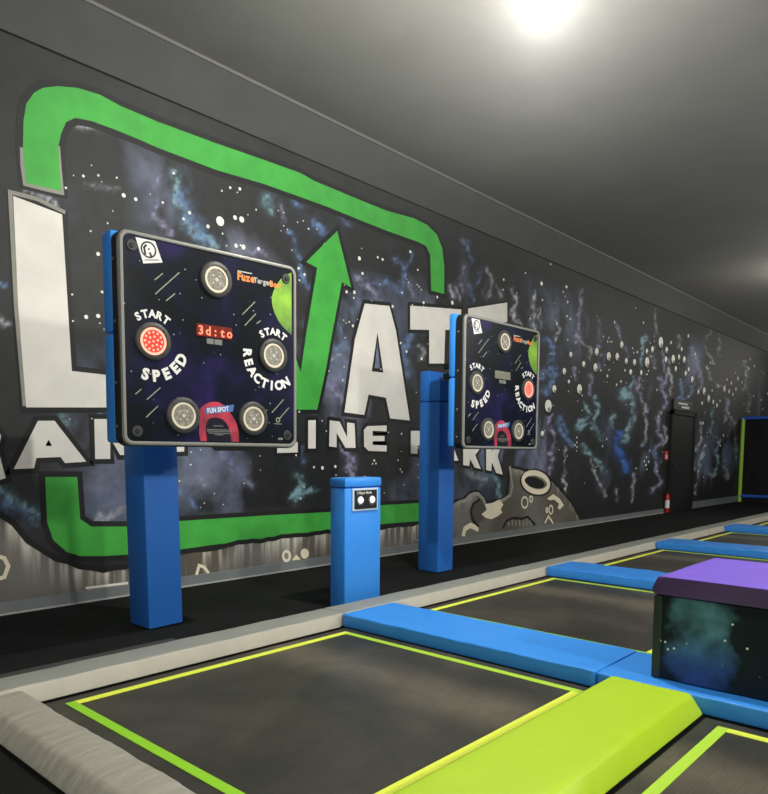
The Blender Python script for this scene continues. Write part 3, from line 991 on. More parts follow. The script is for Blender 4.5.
stars(5.3, 640, 380, [(442, 293, 8), (345, 348, 7), (425, 348, 7), (335, 228, 10)])
bs, bo, bg = bmesh.new(), bmesh.new(), bmesh.new()
rs = random.Random(12)
for _ in range(330):
    x_ = rs.choice((rs.uniform(2.4, 7), rs.uniform(7, 26)))
    cx_, cz_ = x_, rs.uniform(.7, 3.7)
    pv = Vector((cx_, D, cz_ - CH))
    u_, v_ = 384 + FPX * pv.dot(rt) / pv.dot(fw), PPY - FPX * pv.dot(up) / pv.dot(fw)
    ST.append((u_, v_, rs.choice((.6, .7, .8, 1.1))))
done = []
for u, v, r in ST:
    if any(abs(u - a) < 2.6 and abs(v - b_) < 2.6 and (r > 2 or r2 > 2) or abs(u - a) + abs(v - b_) < 1.2 for a, b_, r2 in done):
        continue
    done.append((u, v, r))
    x, z = WP(u, v)
    z2 = WP(u, v - r)[1]
    rr = abs(z2 - z)
    if r > 2.0 and u > 530:
        add_slab(bo, [circ(x + rr * .15, z - rr * .12, rr * 1.3, n=16)], wallmap, .0003, .002)
        add_slab(bs, [circ(x, z + rr * .1, rr * .98, rr * .9, n=16)], wallmap, .0003, .004)
        add_slab(bg, [circ(x + rr * .3, z - rr * .5, rr * .5, rr * .42, n=12)], wallmap, .0003, .005)
    else:
        add_slab(bs, [circ(x, z, rr * (.8 if r > 1.6 else .9), n=12)], wallmap, .0003, .0032)
so = obj('painted_stars', bs, M['paint_cream'], wall, label='cream stars and tiny planets dotted over the mural')
so['kind'] = 'stuff'
so.data.materials[0] = mat('star_paint', (242, 242, 230), .6, .3)
o = obj('star_outlines', bo, M['paint_black'], so)
o = obj('star_shades', bg, M['paint_grey'], so)

# ---- door, its sign, extinguisher ---------------------------------------
dr = struct(obj('door_1', bx(15.52, 16.82, D - .05, D - .006, .001, 2.12, bev=.004), M['door']), 'black flush door in the mural wall')
bm = bmesh.new()
add_box(bm, 15.42, 15.52, D - .07, D - .006, .001, 2.22)
add_box(bm, 16.82, 16.92, D - .07, D - .006, .001, 2.22)
add_box(bm, 15.42, 16.92, D - .07, D - .006, 2.13, 2.22)
obj('door_frame', bm, M['paint_black'], dr)
bm = bmesh.new()
add_box(bm, 15.58, 15.63, D - .075, D - .05, .98, 1.06, bev=.006)
add_box(bm, 15.58, 15.70, D - .1, D - .075, 1.01, 1.03, bev=.006)
obj('door_handle', bm, M['black_plastic'], dr)
t = thing('door_sign', 'black header sign with two white lines of lettering above black door', 'sign', (16.15, D, 2.23))
obj('sign_panel', bx(-.58, .58, -.04, -.004, .0, .24, bev=.01), M['black_plastic'], t)
bm = bmesh.new()
for i in range(9):
    add_box(bm, -.32 + i * .065, -.275 + i * .065, -.043, -.039, .14, .175)
obj('sign_lettering', bm, M['white'], t, label='upper line of white lettering')
bm = bmesh.new()
for i in range(7):
    add_box(bm, -.12 + i * .07, -.07 + i * .07, -.043, -.039, .06, .105)
obj('sign_lettering', bm, M['white'], t, label='lower line of white lettering')

t = thing('fire_extinguisher', 'red fire extinguisher at the wall foot beside the black door', 'fire extinguisher', (15.30, D - .075, .012))
bm = bmesh.new()
prof = [(0, 0), (.04, 0), (.046, .012), (.046, .33), (.036, .375), (.022, .395), (.02, .41), (0, .41)]
n = 20
ring = []
for r, z in prof:
    ring.append([bm.verts.new((r * math.cos(2 * math.pi * i / n), r * math.sin(2 * math.pi * i / n), z + .001)) for i in range(n)] if r else [bm.verts.new((0, 0, z + .001))])
for A_, B2 in zip(ring[:-1], ring[1:]):
    for i in range(n):
        a1, a2 = A_[i % len(A_)], A_[(i + 1) % len(A_)]
        b1, b2 = B2[i % len(B2)], B2[(i + 1) % len(B2)]
        f = list(dict.fromkeys([a1, a2, b2, b1]))
        if len(f) > 2:
            bm.faces.new(f)
obj('cylinder_body', bm, M['red'], t, True)
bm = bmesh.new()
add_cyl(bm, (0, 0, .1), (0, 0, .27), .0475, seg=20)
obj('paper_label', bm, M['white'], t, label='white wrap label')
bm = bmesh.new()
add_cyl(bm, (0, 0, .40), (0, 0, .45), .02)
add_box(bm, -.07, .02, -.012, .012, .45, .465)
add_box(bm, -.08, .015, -.012, .012, .49, .502)
obj('valve_handle', bm, M['steel'], t)
bm = bmesh.new()
for i in range(10):
    a0, a1 = i / 10 * math.pi, (i + 1) / 10 * math.pi
    f = lambda a: (.02 + .045 * math.sin(a), -.02, .31 + .115 * math.cos(a))
    add_cyl(bm, f(a0), f(a1), .009, seg=8)
obj('hose', bm, M['black_plastic'], t)
t = thing('extinguisher_sign', 'small red and white sign on wall above the fire extinguisher', 'sign', (15.32, D, 1.14))
obj('sign_plate', bx(-.09, .09, -.012, -.002, 0, .2, bev=.003), M['red'], t)
bm = bmesh.new()
add_box(bm, -.06, .06, -.015, -.012, .03, .12)
add_box(bm, -.03, -.01, -.015, -.012, .14, .18)
obj('sign_print', bm, mat('pink_white_print', (226, 190, 184), .5), t)

# ---- far end frame -------------------------------------------------------
t = thing('netting_frame', 'far netting frame with blue rails and a lime upright', 'frame', (20.67, D - .06, 0))
bm = bmesh.new()
add_cyl(bm, (0, 0, .001), (0, 0, 2.26), .05, seg=14)
obj('upright_pad', bm, M['rail_lime'], t, True, 'lime foam upright')
for z in (.16, 2.26):
    bm = bmesh.new()
    add_cyl(bm, (0, .02, z), (0, -9, z), .045, seg=14)
    obj('rail_pad', bm, M['rail_blue'], t, True)
obj('netting', bx(.03, .05, -9, -.02, .02, 2.24), M['divider'], t)

# ---------------------------------------------------------------- pads
def loft_pad(name, sec, a0, a1, axis, m, label, cat, group=None, amp=.0, bev=.012, base=0.0, kind=None, chamf=.012, under=0):
    """a foam pad: cross-section sec [(across, z)...] with rounded corners, drawn out along an axis"""
    S = []
    n = len(sec)
    for i in range(n):
        p, a, b2 = Vector(sec[i]), Vector(sec[i - 1]), Vector(sec[(i + 1) % n])
        ra, rb = min(bev, (a - p).length * .4), min(bev, (b2 - p).length * .4)
        pa, pb = p + (a - p).normalized() * ra, p + (b2 - p).normalized() * rb
        for k in range(4):
            tt = k / 3
            S.append((1 - tt) ** 2 * pa + 2 * tt * (1 - tt) * p + tt ** 2 * pb)
    # subdivide long spans for wrinkles
    R = []
    for i in range(len(S)):
        a, b2 = S[i], S[(i + 1) % len(S)]
        R.append(a)
        L = (b2 - a).length
        k = int(L / .06)
        for q_ in range(1, k + 1):
            R.append(a + (b2 - a) * q_ / (k + 1))
    cen = sum(R, Vector((0, 0))) / len(R)
    steps = max(2, int(abs(a1 - a0) / .035))
    ts = [0, chamf * .3, chamf] + [chamf + (abs(a1 - a0) - 2 * chamf) * i / steps for i in range(1, steps)] + [abs(a1 - a0) - chamf, abs(a1 - a0) - chamf * .3, abs(a1 - a0)]
    ins = {0: chamf, 1: chamf * .3, len(ts) - 1: chamf, len(ts) - 2: chamf * .3}
    bm = bmesh.new()
    rings = []
    sg = 1 if a1 > a0 else -1
    for i, t_ in enumerate(ts):
        k = ins.get(i, 0)
        rg = []
        for p in R:
            d = (cen - p)
            pp = p + d.normalized() * k if d.length > 1e-6 else p
            al = a0 + sg * t_
            if under and t_ < .3:
                al += sg * (PZ - pp.y) * under * (1 - t_ / .3)
            dz = 0
            if amp and k == 0 and p.y > .035:
                dz = amp * (noise.noise(Vector((al * 5, p.x * 2.0, base))) + .6 * noise.noise(Vector((al * 14, p.x * 3, 5))))
            co = (al, pp.x, pp.y + dz) if axis == 'x' else (pp.x + dz * .3, al, pp.y + dz)
            rg.append(bm.verts.new(co))
        rings.append(rg)
    for A_, B2 in zip(rings[:-1], rings[1:]):
        for i in range(len(A_)):
            bm.faces.new([A_[i], A_[(i + 1) % len(A_)], B2[(i + 1) % len(A_)], B2[i]])
    bm.faces.new(rings[0])
    bm.faces.new(rings[-1])
    o = obj(name, bm, m, None, True)
    tag(o, label, cat, group)
    return o


PZ = .10
B0 = .012
# grey long pads beside the carpet: wide outer face mid grey, inner slope painted paler for the light falling on it
secg = [(3.775, B0), (3.765, PZ - .004), (3.53, PZ), (3.49, B0)]


def grey_pad(a0, a1, label):
    o = loft_pad('grey_edge_pad', secg, a0, a1, 'x', M['greyvinyl'], label, 'pad', 'grey edge pads along the carpet', amp=.003, bev=.012)
    o.data.materials.append(M['greytop'])
    for p in o.data.polygons:
        if p.center.y > 3.535:
            p.material_index = 1
    for v in o.data.vertices:              # notched where a cross pad butts against it
        if v.co.y < 3.522 and any(3.388 + 2.929 * k + .045 < v.co.x < 3.388 + 2.929 * k + .76 for k in range(6)):
            v.co.y = 3.522
    return o


grey_pad(.72, 3.50, 'long grey edge pad in front of the nearest padded post')
grey_pad(3.505, 11.45, 'long grey edge pad running past the second padded post')
grey_pad(11.47, 20.0, 'far grey edge pad beyond the small joint, near far net frame')
secn = [(1.03, B0), (1.10, PZ - .012), (1.18, PZ - .002), (1.275, PZ), (1.31, B0)]
loft_pad('grey_edge_pad', secn, 3.49, -1.5, 'y', M['greyvinyl_wrinkled'], 'wrinkled wide grey pad in the bottom left corner', 'pad', None, amp=.007, bev=.02)


# blue cross pads
for k, (ya, yb, lab, amp) in enumerate([
    (3.515, 1.60, 'near blue pad running from grey edge pad to star box', .0035),
    (3.515, -1.2, 'second blue cross pad behind the near trampoline, ending at purple box', .006),
    (3.515, -1.2, 'third blue cross pad from the front, behind the purple box top', .004),
    (3.515, -1.2, 'farthest visible blue cross pad at the right edge', .003)]):
    X = 3.388 + 2.929 * k
    sec = [(X + .078, .006), (X + .07, PZ), (X + .62, PZ), (X + .72, .006)]
    loft_pad('blue_cross_pad', sec, ya, yb, 'y', M['blue_wrinkle'] if k else M['blue'], lab, 'pad', 'blue cross pads between trampolines', amp=amp, bev=.010, chamf=.006)
X = 3.388
loft_pad('blue_cross_pad', [(X + .078, .006), (X + .07, PZ - .003), (X + .62, PZ - .003), (X + .72, .006)], 1.593, -1.6, 'y', M['blue'],
         'blue pad under the star box, behind the lime pad end', 'pad', 'blue cross pads between trampolines', amp=.002, bev=.010)
# lime pad
loft_pad('lime_pad', [(1.035, B0), (1.10, PZ + .004), (1.505, PZ + .004), (1.545, B0)], 1.325, 3.452, 'x', M['lime'],
         'wide lime green pad lying between the two nearest trampolines', 'pad', None, amp=.003, bev=.02, chamf=.02)


# ---------------------------------------------------------------- trampolines
def trampoline(x0, x1, y0, y1, label, mats=('tape_green', 'tape_yellow', 'tape_lime', 'tape_yellow'), group='trampoline beds'):
    t = thing('trampoline', label, 'trampoline', ((x0 + x1) / 2, (y0 + y1) / 2, .002), 0, group)
    hx, hy = (x1 - x0) / 2, (y1 - y0) / 2
    bm = bmesh.new()
    nn = 24
    ex, ey = hx + .075, hy + .075
    g_ = [[bm.verts.new((-ex + 2 * ex * i / nn, -ey + 2 * ey * j / nn, .004)) for j in range(nn + 1)] for i in range(nn + 1)]
    for i in range(nn):
        for j in range(nn):
            bm.faces.new([g_[i][j], g_[i + 1][j], g_[i + 1][j + 1], g_[i][j + 1]])
    r = bmesh.ops.extrude_face_region(bm, geom=bm.faces[:])
    for v in r['geom']:
        if isinstance(v, bmesh.types.BMVert):
            v.co.z -= .003
    obj('jumping_mat', bm, M['bed'], t)
    w_ = .048
    for (a, b2, c, d), mm in zip([(-hx, -hx + w_, -hy, hy), (-hx + w_, hx, hy - w_, hy), (hx - w_, hx, -hy, hy - w_), (-hx + w_, hx - w_, -hy, -hy + w_)], mats):
        obj('boundary_tape', bx(a, b2, c, d, .0045, .0075), M[mm], t)
    return t


trampoline(1.44, 3.378, 1.62, 3.402, 'nearest trampoline, between bottom left grey pad and lime pad')
trampoline(4.28, 6.317, 1.62, 3.402, 'second trampoline, between the near and second blue pads')
trampoline(7.21, 9.246, 1.62, 3.402, 'third trampoline, between second and third blue pads')
trampoline(10.14, 12.175, 1.62, 3.402, 'fourth trampoline, between third and farthest blue pads')
trampoline(13.07, 15.1, 1.62, 3.402, 'farthest trampoline, a dark sliver beyond the farthest blue pad')
trampoline(1.44, 3.36, -.83, .95, 'trampoline in the bottom right corner, right of lime pad', ('tape_green', 'tape_lime', 'tape_yellow', 'tape_green'))

# ---------------------------------------------------------------- star box with purple pad
BX0, BX1, BY0, BY1 = 3.585, 4.43, -.3, 1.343
t = thing('star_box', 'large dark box painted with stars under a purple pad', 'box', (0, 0, 0))
bm = bx(BX0, BX1, BY0, BY1, PZ + .002, .535, bev=.004)
obj('box_body', bm, M['cloud'], t)
bm = bmesh.new()
add_box(bm, BX0 - .006, BX0 + .02, BY1 - .035, BY1 + .006, PZ + .003, .53, bev=.003)
obj('corner_trim', bm, mat('dark_green_trim', (32, 48, 46), .4), t, label='dark green corner trim')
sec = [(BY1 + .012, .54), (BY1 + .02, .565), (BY1 - .01, .635), (BY0, .635), (BY0, .54)]
o = loft_pad('padded_top', sec, BX0 - .018, BX1 + .02, 'x', M['purple'], 'x', 'x', amp=.002, bev=.02, chamf=.014)
del o['label'], o['category']
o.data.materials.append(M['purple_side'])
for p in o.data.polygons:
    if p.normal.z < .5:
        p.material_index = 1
o.parent = t
sp_ = mat('pale_star_print', (215, 225, 210), .5)
for y, z in [(1.33, .30), (1.31, .297), (1.285, .295), (1.0, .355), (.90, .335), (.97, .44), (1.24, .27), (1.27, .26)]:
    bm = bmesh.new()
    add_cyl(bm, (BX0 - .0015, y, z), (BX0 + .001, y, z), .006, seg=10)
    obj('printed_star', bm, sp_, t)

# ---------------------------------------------------------------- padded posts
def post(px, py, h, label, amp=.004):
    t = thing('padded_post', label, 'post', (px, py, 0))
    hw = .134
    bm = bmesh.new()
    n_ = 26
    add_box(bm, -hw, hw, -hw, hw, .004, 1.78, bev=.012)
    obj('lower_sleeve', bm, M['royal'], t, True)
    bm = bmesh.new()
    add_box(bm, -hw, hw, 0.0, hw, 1.786, h, bev=.012)
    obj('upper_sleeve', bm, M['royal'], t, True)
    bm = bmesh.new()
    add_box(bm, -hw, hw, -hw, -.003, 1.786, 2.0, bev=.012)
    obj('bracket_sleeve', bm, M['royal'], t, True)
    bm = bmesh.new()
    add_box(bm, -.06, .06, -.06, .06, .002, 1.8)
    obj('steel_core', bm, M['steel'], t)
    return t


pp_ = post(2.605, 4.565, 2.10, 'nearest blue padded post, under the large left game board')
pp_.rotation_euler.y = -.018
pp_.location.z = .003
post(5.885, 4.565, 2.10, 'second blue padded post, left of the far game board')

# ---------------------------------------------------------------- control kiosk
t = thing('control_stand', 'short blue padded stand with a two button plate', 'control stand', (4.062, 3.975, 0))
obj('padded_body', bx(-.205, .215, -.08, .09, .004, .97, bev=.014), M['blue'], t, True)
obj('padded_cap', bx(-.208, .217, -.086, .096, .975, 1.05, bev=.014), M['blue'], t, True)
pl = obj('button_plate', bx(-.13, .165, -.092, -.08, .785, .965, bev=.004), mat('pale_plate', (205, 222, 236), .4), t, label='white edged button plate')
pf = obj('plate_face', bx(-.112, .148, -.0955, -.0915, .80, .95), M['black_plastic'], pl)
mpk = lambda a, b_, o_: (a, -.0955 - o_, b_)
bm = bmesh.new()
add_text(bm, '2 Player Mode', .028, -.085, .93, mpk, .0008, .03, xs=.95, gap=.05)
obj('lettering', bm, M['white'], pl)
for x in (-.05, .085):
    bm = bmesh.new()
    add_cyl(bm, (x, -.096, .868), (x, -.102, .868), .038, seg=24)
    bt = obj('push_button', bm, M['grey_print'], t)
    bm = bmesh.new()
    add_cyl(bm, (x, -.102, .872), (x, -.112, .872), .027, .022, seg=24)
    obj('lit_cap', bm, M['button_lit'], bt, True, 'glowing white cap')


# ---------------------------------------------------------------- game boards
def rrect(w_, h_, r, n=6):
    o = []
    for cx, cy, a0 in ((w_ / 2 - r, h_ / 2 - r, 0), (-w_ / 2 + r, h_ / 2 - r, 90), (-w_ / 2 + r, -h_ / 2 + r, 180), (w_ / 2 - r, -h_ / 2 + r, 270)):
        for i in range(n + 1):
            a = math.radians(a0 + 90 * i / n)
            o.append((cx + r * math.cos(a), cy + r * math.sin(a)))
    return o


def board(cx, cy, zc, rot, Wd, H, label, lit, led, back_y, pad_d):
    t = thing('game_board', label, 'game board', (cx, cy, zc), rot)
    k = Wd / 1.235
    mp = lambda a, b_, o_: (a * k, -o_, b_)
    m1 = lambda a, b_, o_: (a, -o_, b_)
    bm = bmesh.new()
    # casing: rounded shell built from rings
    prof = [(.0, .012), (.012, .0), (.085, .0), (.10, .015)]
    rings = []
    for dy, ins in prof:
        rings.append([bm.verts.new((x, dy + .002, z)) for x, z in rrect(Wd - 2 * ins, H - 2 * ins, .06)])
    for A_, B2 in zip(rings[:-1], rings[1:]):
        for i in range(len(A_)):
            bm.faces.new([A_[i], A_[(i + 1) % len(A_)], B2[(i + 1) % len(A_)], B2[i]])
    bm.faces.new(rings[0])
    bm.faces.new(rings[-1])
    obj('casing', bm, M['black_plastic'], t, True)
    bm = bmesh.new()
    rings = []
    for dy, ins in [(.003, .004), (-.008, .010), (-.011, .018), (-.008, .027), (.001, .030)]:
        rings.append([bm.verts.new((x, dy, z)) for x, z in rrect(Wd - 2 * ins, H - 2 * ins, .056 - ins * .5)])
    for A_, B2 in zip(rings[:-1], rings[1:]):
        for i in range(len(A_)):
            bm.faces.new([A_[i], A_[(i + 1) % len(A_)], B2[(i + 1) % len(A_)], B2[i]])
    obj('bezel', bm, M['bezel'], t, True, 'grey edge moulding')
    bm = bmesh.new()
    add_slab(bm, [rrect(Wd - .056, H - .056, .045)], m1, -.0015, .0005)
    face = obj('face_panel', bm, M['face'], t)
    # blue foam backing: two sheets one above the other
    for z0, z1 in ((.045, H / 2 + .012), (-H / 2 + .02, .04)):
        obj('back_pad', bx(-Wd / 2 + .0, Wd / 2 - .0, .104, .104 + pad_d, z0, z1, bev=.02), M['blue'], t, True)
    # steel bracket back to the post
    bm = bmesh.new()
    add_box(bm, -.22, .22, .106 + pad_d, .25, -.15, .3)
    for x in (-.08, .08):
        add_box(bm, x - .02, x + .02, .25, back_y, .10, .16)
        add_box(bm, x - .02, x + .02, .25, back_y, .20, .26)
    obj('wall_bracket', bm, M['steel'], t)
    for z in (.45, .1, -.25, -.5):
        bm = bmesh.new()
        add_cyl(bm, (-Wd / 2 - .004, .06, z), (-Wd / 2 + .004, .06, z), .009, seg=10)
        obj('edge_screw', bm, M['chrome'], t, True)
    for x, z in ((-.535, .528), (.53, .522), (.535, -.528), (-.525, -.528)):
        bm = bmesh.new()
        add_cyl(bm, (x * k, -.0005, z), (x * k, -.008, z), .034, .03, seg=20)
        o = obj('corner_bolt', bm, M['rubber'], t, True)
        bm = bmesh.new()
        add_cyl(bm, (x * k, -.008, z), (x * k, -.014, z), .016, .014, seg=6)
        obj('bolt_head', bm, M['steel'], o)
    # light buttons
    for i, (x, z) in enumerate(((0, .425), (-.42, 0), (.422, 0), (-.235, -.425), (.262, -.425))):
        X = x * k
        bm = bmesh.new()
        n_ = 36
        rings = []
        for r, dy in ((.112, .0), (.110, -.012), (.102, -.018), (.084, -.018), (.080, -.012)):
            rings.append([bm.verts.new((X + r * math.cos(2 * math.pi * j / n_), dy, z + r * math.sin(2 * math.pi * j / n_))) for j in range(n_)])
        for A_, B2 in zip(rings[:-1], rings[1:]):
            for j in range(n_):
                bm.faces.new([A_[j], A_[(j + 1) % n_], B2[(j + 1) % n_], B2[j]])
        for j in range(4):
            a = math.radians(45 + 90 * j)
            add_cyl(bm, (X + .094 * math.cos(a), -.016, z + .094 * math.sin(a)), (X + .094 * math.cos(a), -.021, z + .094 * math.sin(a)), .005, seg=8)
        bt = obj('target_button', bm, M['rubber'], t, True)
        bm = bmesh.new()
        add_slab(bm, [circ(X, z, .080, n=36), circ(X, z, .066, n=36)], m1, .004, .014)
        obj('light_ring', bm, M['led_dot'] if i == lit else M['ring_white'], bt)
        bm = bmesh.new()
        add_slab(bm, [circ(X, z, .067, n=32)], m1, .002, .011)
        obj('lens', bm, M['lens_red'] if i == lit else M['glass_lens'], bt, label='red lit lens' if i == lit else None)
        bm = bmesh.new()
        if i == lit:
            L = [(0, 0)] + [(.028 * math.cos(j * 1.0472 + .3), .028 * math.sin(j * 1.0472 + .3)) for j in range(6)] + [(.052 * math.cos(j * .5236), .052 * math.sin(j * .5236)) for j in range(12)]
            for a, b_ in L:
                add_slab(bm, [circ(X + a, z + b_, .007, n=8)], m1, .011, .013)
            obj('led_dots', bm, M['led_dot'], bt)
        else:
            add_slab(bm, [circ(X, z, .012, n=12)], m1, .011, .013)
            for j in range(4):
                a = j * 1.57 + .8
                add_slab(bm, [circ(X + .032 * math.cos(a), z + .032 * math.sin(a), .006, n=8)], m1, .011, .012)
            obj('led_dots', bm, M['glint'], bt)
    # printed words
    for s in (-.42, .422):
        bm = bmesh.new()
        add_arc_text(bm, 'START', .063, s * k, 0, .160, 123, 57, m1, .0012, bold=.045)
        obj('start_lettering', bm, M['white'], t, label='white START lettering')
    bm = bmesh.new()
    add_arc_text(bm, 'SPEED', .089, -.42 * k, 0, .198, 256, 334, m1, .0012, inward=True, bold=.055)
    obj('speed_lettering', bm, M['white'], t, label='white SPEED lettering')
    bm = bmesh.new()
    add_arc_text(bm, 'REACTION', .083, .422 * k, 0, .197, 181, 301, m1, .0012, inward=True, bold=.05)
    obj('reaction_lettering', bm, M['white'], t, label='white REACTION lettering')
    # LED display in the middle
    dx, dz = -.01, .105
    dp = obj('score_display', bx((dx - .128) * k, (dx + .118) * k, -.006, 0, dz - .037, dz + .037), M['led_back'] if led else M['led_off'], t)
    bm = bmesh.new()
    if led:
        for j, ch in enumerate('3d:to'):
            add_char(bm, ch, .075, Matrix.Translation(((dx - .1 + j * .05) * k, dz, 0)), m1, .0068, .02)
        obj('lit_digits', bm, M['led_char'], dp, label='glowing red digits')
    else:
        for j in range(9):
            add_box(bm, (dx - .11 + j * .025) * k, (dx - .098 + j * .025) * k, -.0072, -.0062, dz - .02, dz + .01)
        obj('unlit_digits', bm, M['grey_print'], dp)
    bm = bmesh.new()
    for a, b_ in ((-.058, -.010), (-.004, .05)):
        add_slab(bm, [[((dx + a) * k, dz - .045), ((dx + b_) * k, dz - .045), ((dx + b_) * k, dz - .078), ((dx + a) * k, dz - .078)]], m1, 0, .0012)
    obj('display_caption', bm, M['grey_print'], t)
    # sticker with ring emblem
    bm = bmesh.new()
    st = [(-.512, .578), (-.394, .578), (-.35, .465), (-.468, .438)]
    add_slab(bm, [[(a * k, b_) for a, b_ in st]], m1, 0, .0014)
    so_ = obj('sticker', bm, M['white'], t)
    bm = bmesh.new()
    add_stroke(bm, circ(-.435 * k, .522, .043, .043, n=24), .009, m1, .0014, .002, closed=True)
    add_stroke(bm, [(-.45 * k, .545), (-.462 * k, .53), (-.455 * k, .495)], .012, m1, .0014, .002)
    add_stroke(bm, [(-.427 * k, .505), (-.42 * k, .489)], .012, m1, .0014, .002)
    add_slab(bm, [circ(-.433 * k, .526, .006, n=10)], m1, .0014, .002)
    add_slab(bm, [[(-.458 * k, .462), (-.372 * k, .478), (-.372 * k, .473), (-.458 * k, .457)]], m1, .0014, .0018)
    obj('sticker_emblem', bm, M['paint_black'], so_)
    # green planet at the right edge, cut by the bezel
    bm = bmesh.new()
    ed = .575
    P_c = [(ed, .57), (.52, .545), (.475, .50), (.435, .44), (.415, .385), (.418, .33), (.44, .275), (.48, .22), (.53, .18), (ed, .155)]
    add_slab(bm, [[(a * k, b_) for a, b_ in smooth_poly(P_c, 1, False)]], m1, 0, .0009)
    obj('green_planet_print', bm, M['lime_print'], t)
    bm = bmesh.new()
    add_text(bm, 'Fuze', .066, .155 * k, .478, m1, .0012, .05, xs=.9 * k, gap=.03)
    add_text(bm, 'Box', .052, .40 * k, .470, m1, .0014, .045, xs=.9 * k, gap=.03)
    obj('orange_lettering', bm, M['orange_print'], t, label='orange title lettering')
    bm = bmesh.new()
    add_text(bm, 'Target', .047, .275 * k, .473, m1, .0013, .035, xs=.95 * k, gap=.03)
    add_slab(bm, [[(.155 * k, .512), (.265 * k, .512), (.265 * k, .504), (.155 * k, .504)]], m1, 0, .0012)
    obj('pale_lettering', bm, mat('silver_print', (176, 176, 168), .4), t)
    # red planet with banner
    bm = bmesh.new()
    RP = [(.155, -.578), (.154, -.52), (.14, -.46), (.10, -.40), (.05, -.345), (-.01, -.325), (-.07, -.34), (-.12, -.375), (-.14, -.42), (-.125, -.47), (-.13, -.53), (-.12, -.578)]
    add_slab(bm, [[(a * k, b_) for a, b_ in smooth_poly(RP, 1, False)]], m1, 0, .0008)
    rp = obj('red_planet_print', bm, M['red_print'], t)
    bm = bmesh.new()
    add_slab(bm, [[(a * k, b_) for a, b_ in smooth_poly([(-.075, -.578), (-.085, -.50), (-.07, -.44), (-.01, -.425), (.05, -.44), (.09, -.50), (.10, -.578)], 1, False)]], m1, .0008, .0012)
    obj('dark_patch', bm, mat('night_print', (26, 24, 38), .3), rp)
    bm = bmesh.new()
    add_slab(bm, [[(-.085 * k, -.41), (.112 * k, -.385), (.12 * k, -.34), (-.08 * k, -.37)]], m1, .0012, .0017)
    bn = obj('banner_print', bm, mat('banner_blue', (70, 112, 176), .4), t, label='blue banner reading FUN SPOT')
    bm = bmesh.new()
    add_text(bm, 'FUN SPOT', .042, -.07 * k, -.388, m1, .0019, .03, xs=.75 * k, gap=.05, rot=.13)
    obj('banner_lettering', bm, M['white'], bn)
    bm = bmesh.new()
    for a0, a1, z in ((-.03, .04, -.478), (-.075, .10, -.502), (-.075, .10, -.512), (-.065, .095, -.524), (-.02, .04, -.534)):
        add_slab(bm, [[(a0 * k, z), (a1 * k, z), (a1 * k, z - .005), (a0 * k, z - .005)]], m1, .0012, .0016)
    add_slab(bm, [[(.46 * k, -.545), (.50 * k, -.545), (.50 * k, -.56), (.46 * k, -.56)]], m1, .0, .0012)
    obj('small_print', bm, M['grey_print'], t)
    bm = bmesh.new()
    add_stroke(bm, circ(.46 * k, -.425, .014, n=12), .007, m1, 0, .0012, closed=True)
    add_stroke(bm, [(.43 * k, -.452), (.49 * k, -.452)], .004, m1, 0, .0012)
    obj('logo_print', bm, M['streak_print'], t)
    ds = [(-.397, .278), (-.245, .426), (-.399, .358), (-.351, .402), (-.331, .248), (-.275, .298), (.19, .24), (.283, .332), (.207, .172), (.29, .258), (.296, .195), (.325, .217), (-.531, -.313), (-.497, -.284), (-.463, -.341), (-.379, -.267), (-.469, -.444), (-.397, -.377), (.413, -.377), (.506, -.286), (.467, -.421), (.549, -.34)]
    for p0, p1 in zip(ds[::2], ds[1::2]):
        bm = bmesh.new()
        add_stroke(bm, [(p0[0] * k, p0[1]), (p1[0] * k, p1[1])], .006, m1, 0, .0008)
        obj('streak_print', bm, M['streak_print'], t)
    return t


board(2.609, 3.786, 1.892, -.087, 1.235, 1.231, 'large left game board with its left button lit red', 1, True, .632, .13)
board(5.879, 3.759, 1.903, -.035, 1.273, 1.222, 'far game board with its right button lit red', 2, False, .674, .07)

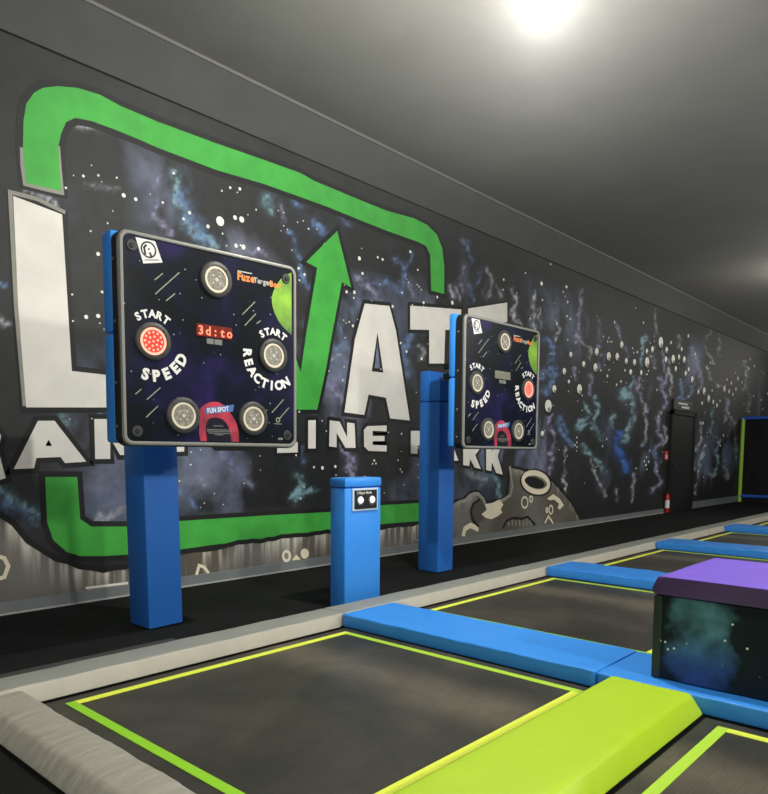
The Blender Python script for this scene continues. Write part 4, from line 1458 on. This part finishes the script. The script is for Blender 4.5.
# ---------------------------------------------------------------- high-bay lamps
def lamp(x, y, z, label, W_=LAMP_W):
    t = thing('high_bay_lamp', label, 'lamp', (x, y, z))
    bm = bmesh.new()
    add_cyl(bm, (0, 0, .02), (0, 0, .09), .17, .12, seg=28)
    add_cyl(bm, (0, 0, .09), (0, 0, .14), .06, .05, seg=20)
    obj('lamp_housing', bm, M['steel'], t, True)
    bm = bmesh.new()
    add_cyl(bm, (0, 0, .14), (0, 0, ZC - z), .008, seg=8)
    obj('hanging_rod', bm, M['steel'], t)
    bm = bmesh.new()
    bmesh.ops.create_uvsphere(bm, u_segments=24, v_segments=12, radius=.15)
    for v in bm.verts:
        v.co.z = min(v.co.z, 0) * .5 + .02
    bmesh.ops.remove_doubles(bm, verts=bm.verts, dist=1e-4)
    obj('diffuser', bm, M['lamp_glow'], t, True, 'glowing diffuser')
    ld = bpy.data.lights.new('lamp_light', 'POINT')
    ld.energy = W_
    ld.color = LAMP_COL
    ld.shadow_soft_size = .06
    lo = bpy.data.objects.new('lamp_light', ld)
    C.objects.link(lo)
    lo.parent = t
    lo.location = (0, 0, -.12)
    return t


d = ray(545, -24)
LZ = 4.12
tt = (LZ - CH) / d.z
LX, LY = d.x * tt, d.y * tt
lamp(LX, LY, LZ, 'bright ceiling lamp at the top edge of view', 380)


def bare(x, y, z, W_, soft=.2):
    ld = bpy.data.lights.new('lamp_light', 'POINT')
    ld.energy = W_
    ld.color = LAMP_COL
    ld.shadow_soft_size = soft
    lo = bpy.data.objects.new('lamp_light', ld)
    C.objects.link(lo)
    lo.location = (x, y, z)


d2 = ray(828, 300)
LX2, LY2 = d2.x * (LZ - CH) / d2.z, d2.y * (LZ - CH) / d2.z
for x, y, w_ in ((LX2, LY2, .35), (LX2 + 9, LY2, .5), (LX + 5.5, LY - 3.5, .6), (LX - 6.5, LY, .6), (LX - 1.5, LY - 7, 2.7), (LX + 7.65, LY - 7, 2.4), (LX - 7.5, LY - 7, 1.6)):
    bare(x, y, LZ - .1, LAMP_W * w_)

if GLOW_HAZE:
    hz = obj('haze', bx(-2.0, 14.0, -3.0, D - .06, 3.0, LZ - .07), None)  # added volume that imitates lens glow around the lamp
    mt = bpy.data.materials.new('dusty_haze')
    mt.use_nodes = True
    nt = mt.node_tree
    nt.nodes.clear()
    out = nt.nodes.new('ShaderNodeOutputMaterial')
    vs_ = nt.nodes.new('ShaderNodeVolumeScatter')
    vs_.inputs['Density'].default_value = GLOW_HAZE
    vs_.inputs['Anisotropy'].default_value = .3
    vs_.inputs['Color'].default_value = (1, 1, 1, 1)
    nt.links.new(vs_.outputs[0], out.inputs['Volume'])
    hz.data.materials.append(mt)
    tag(hz, 'thin dusty haze glowing under the ceiling lamp', 'haze', kind='stuff')
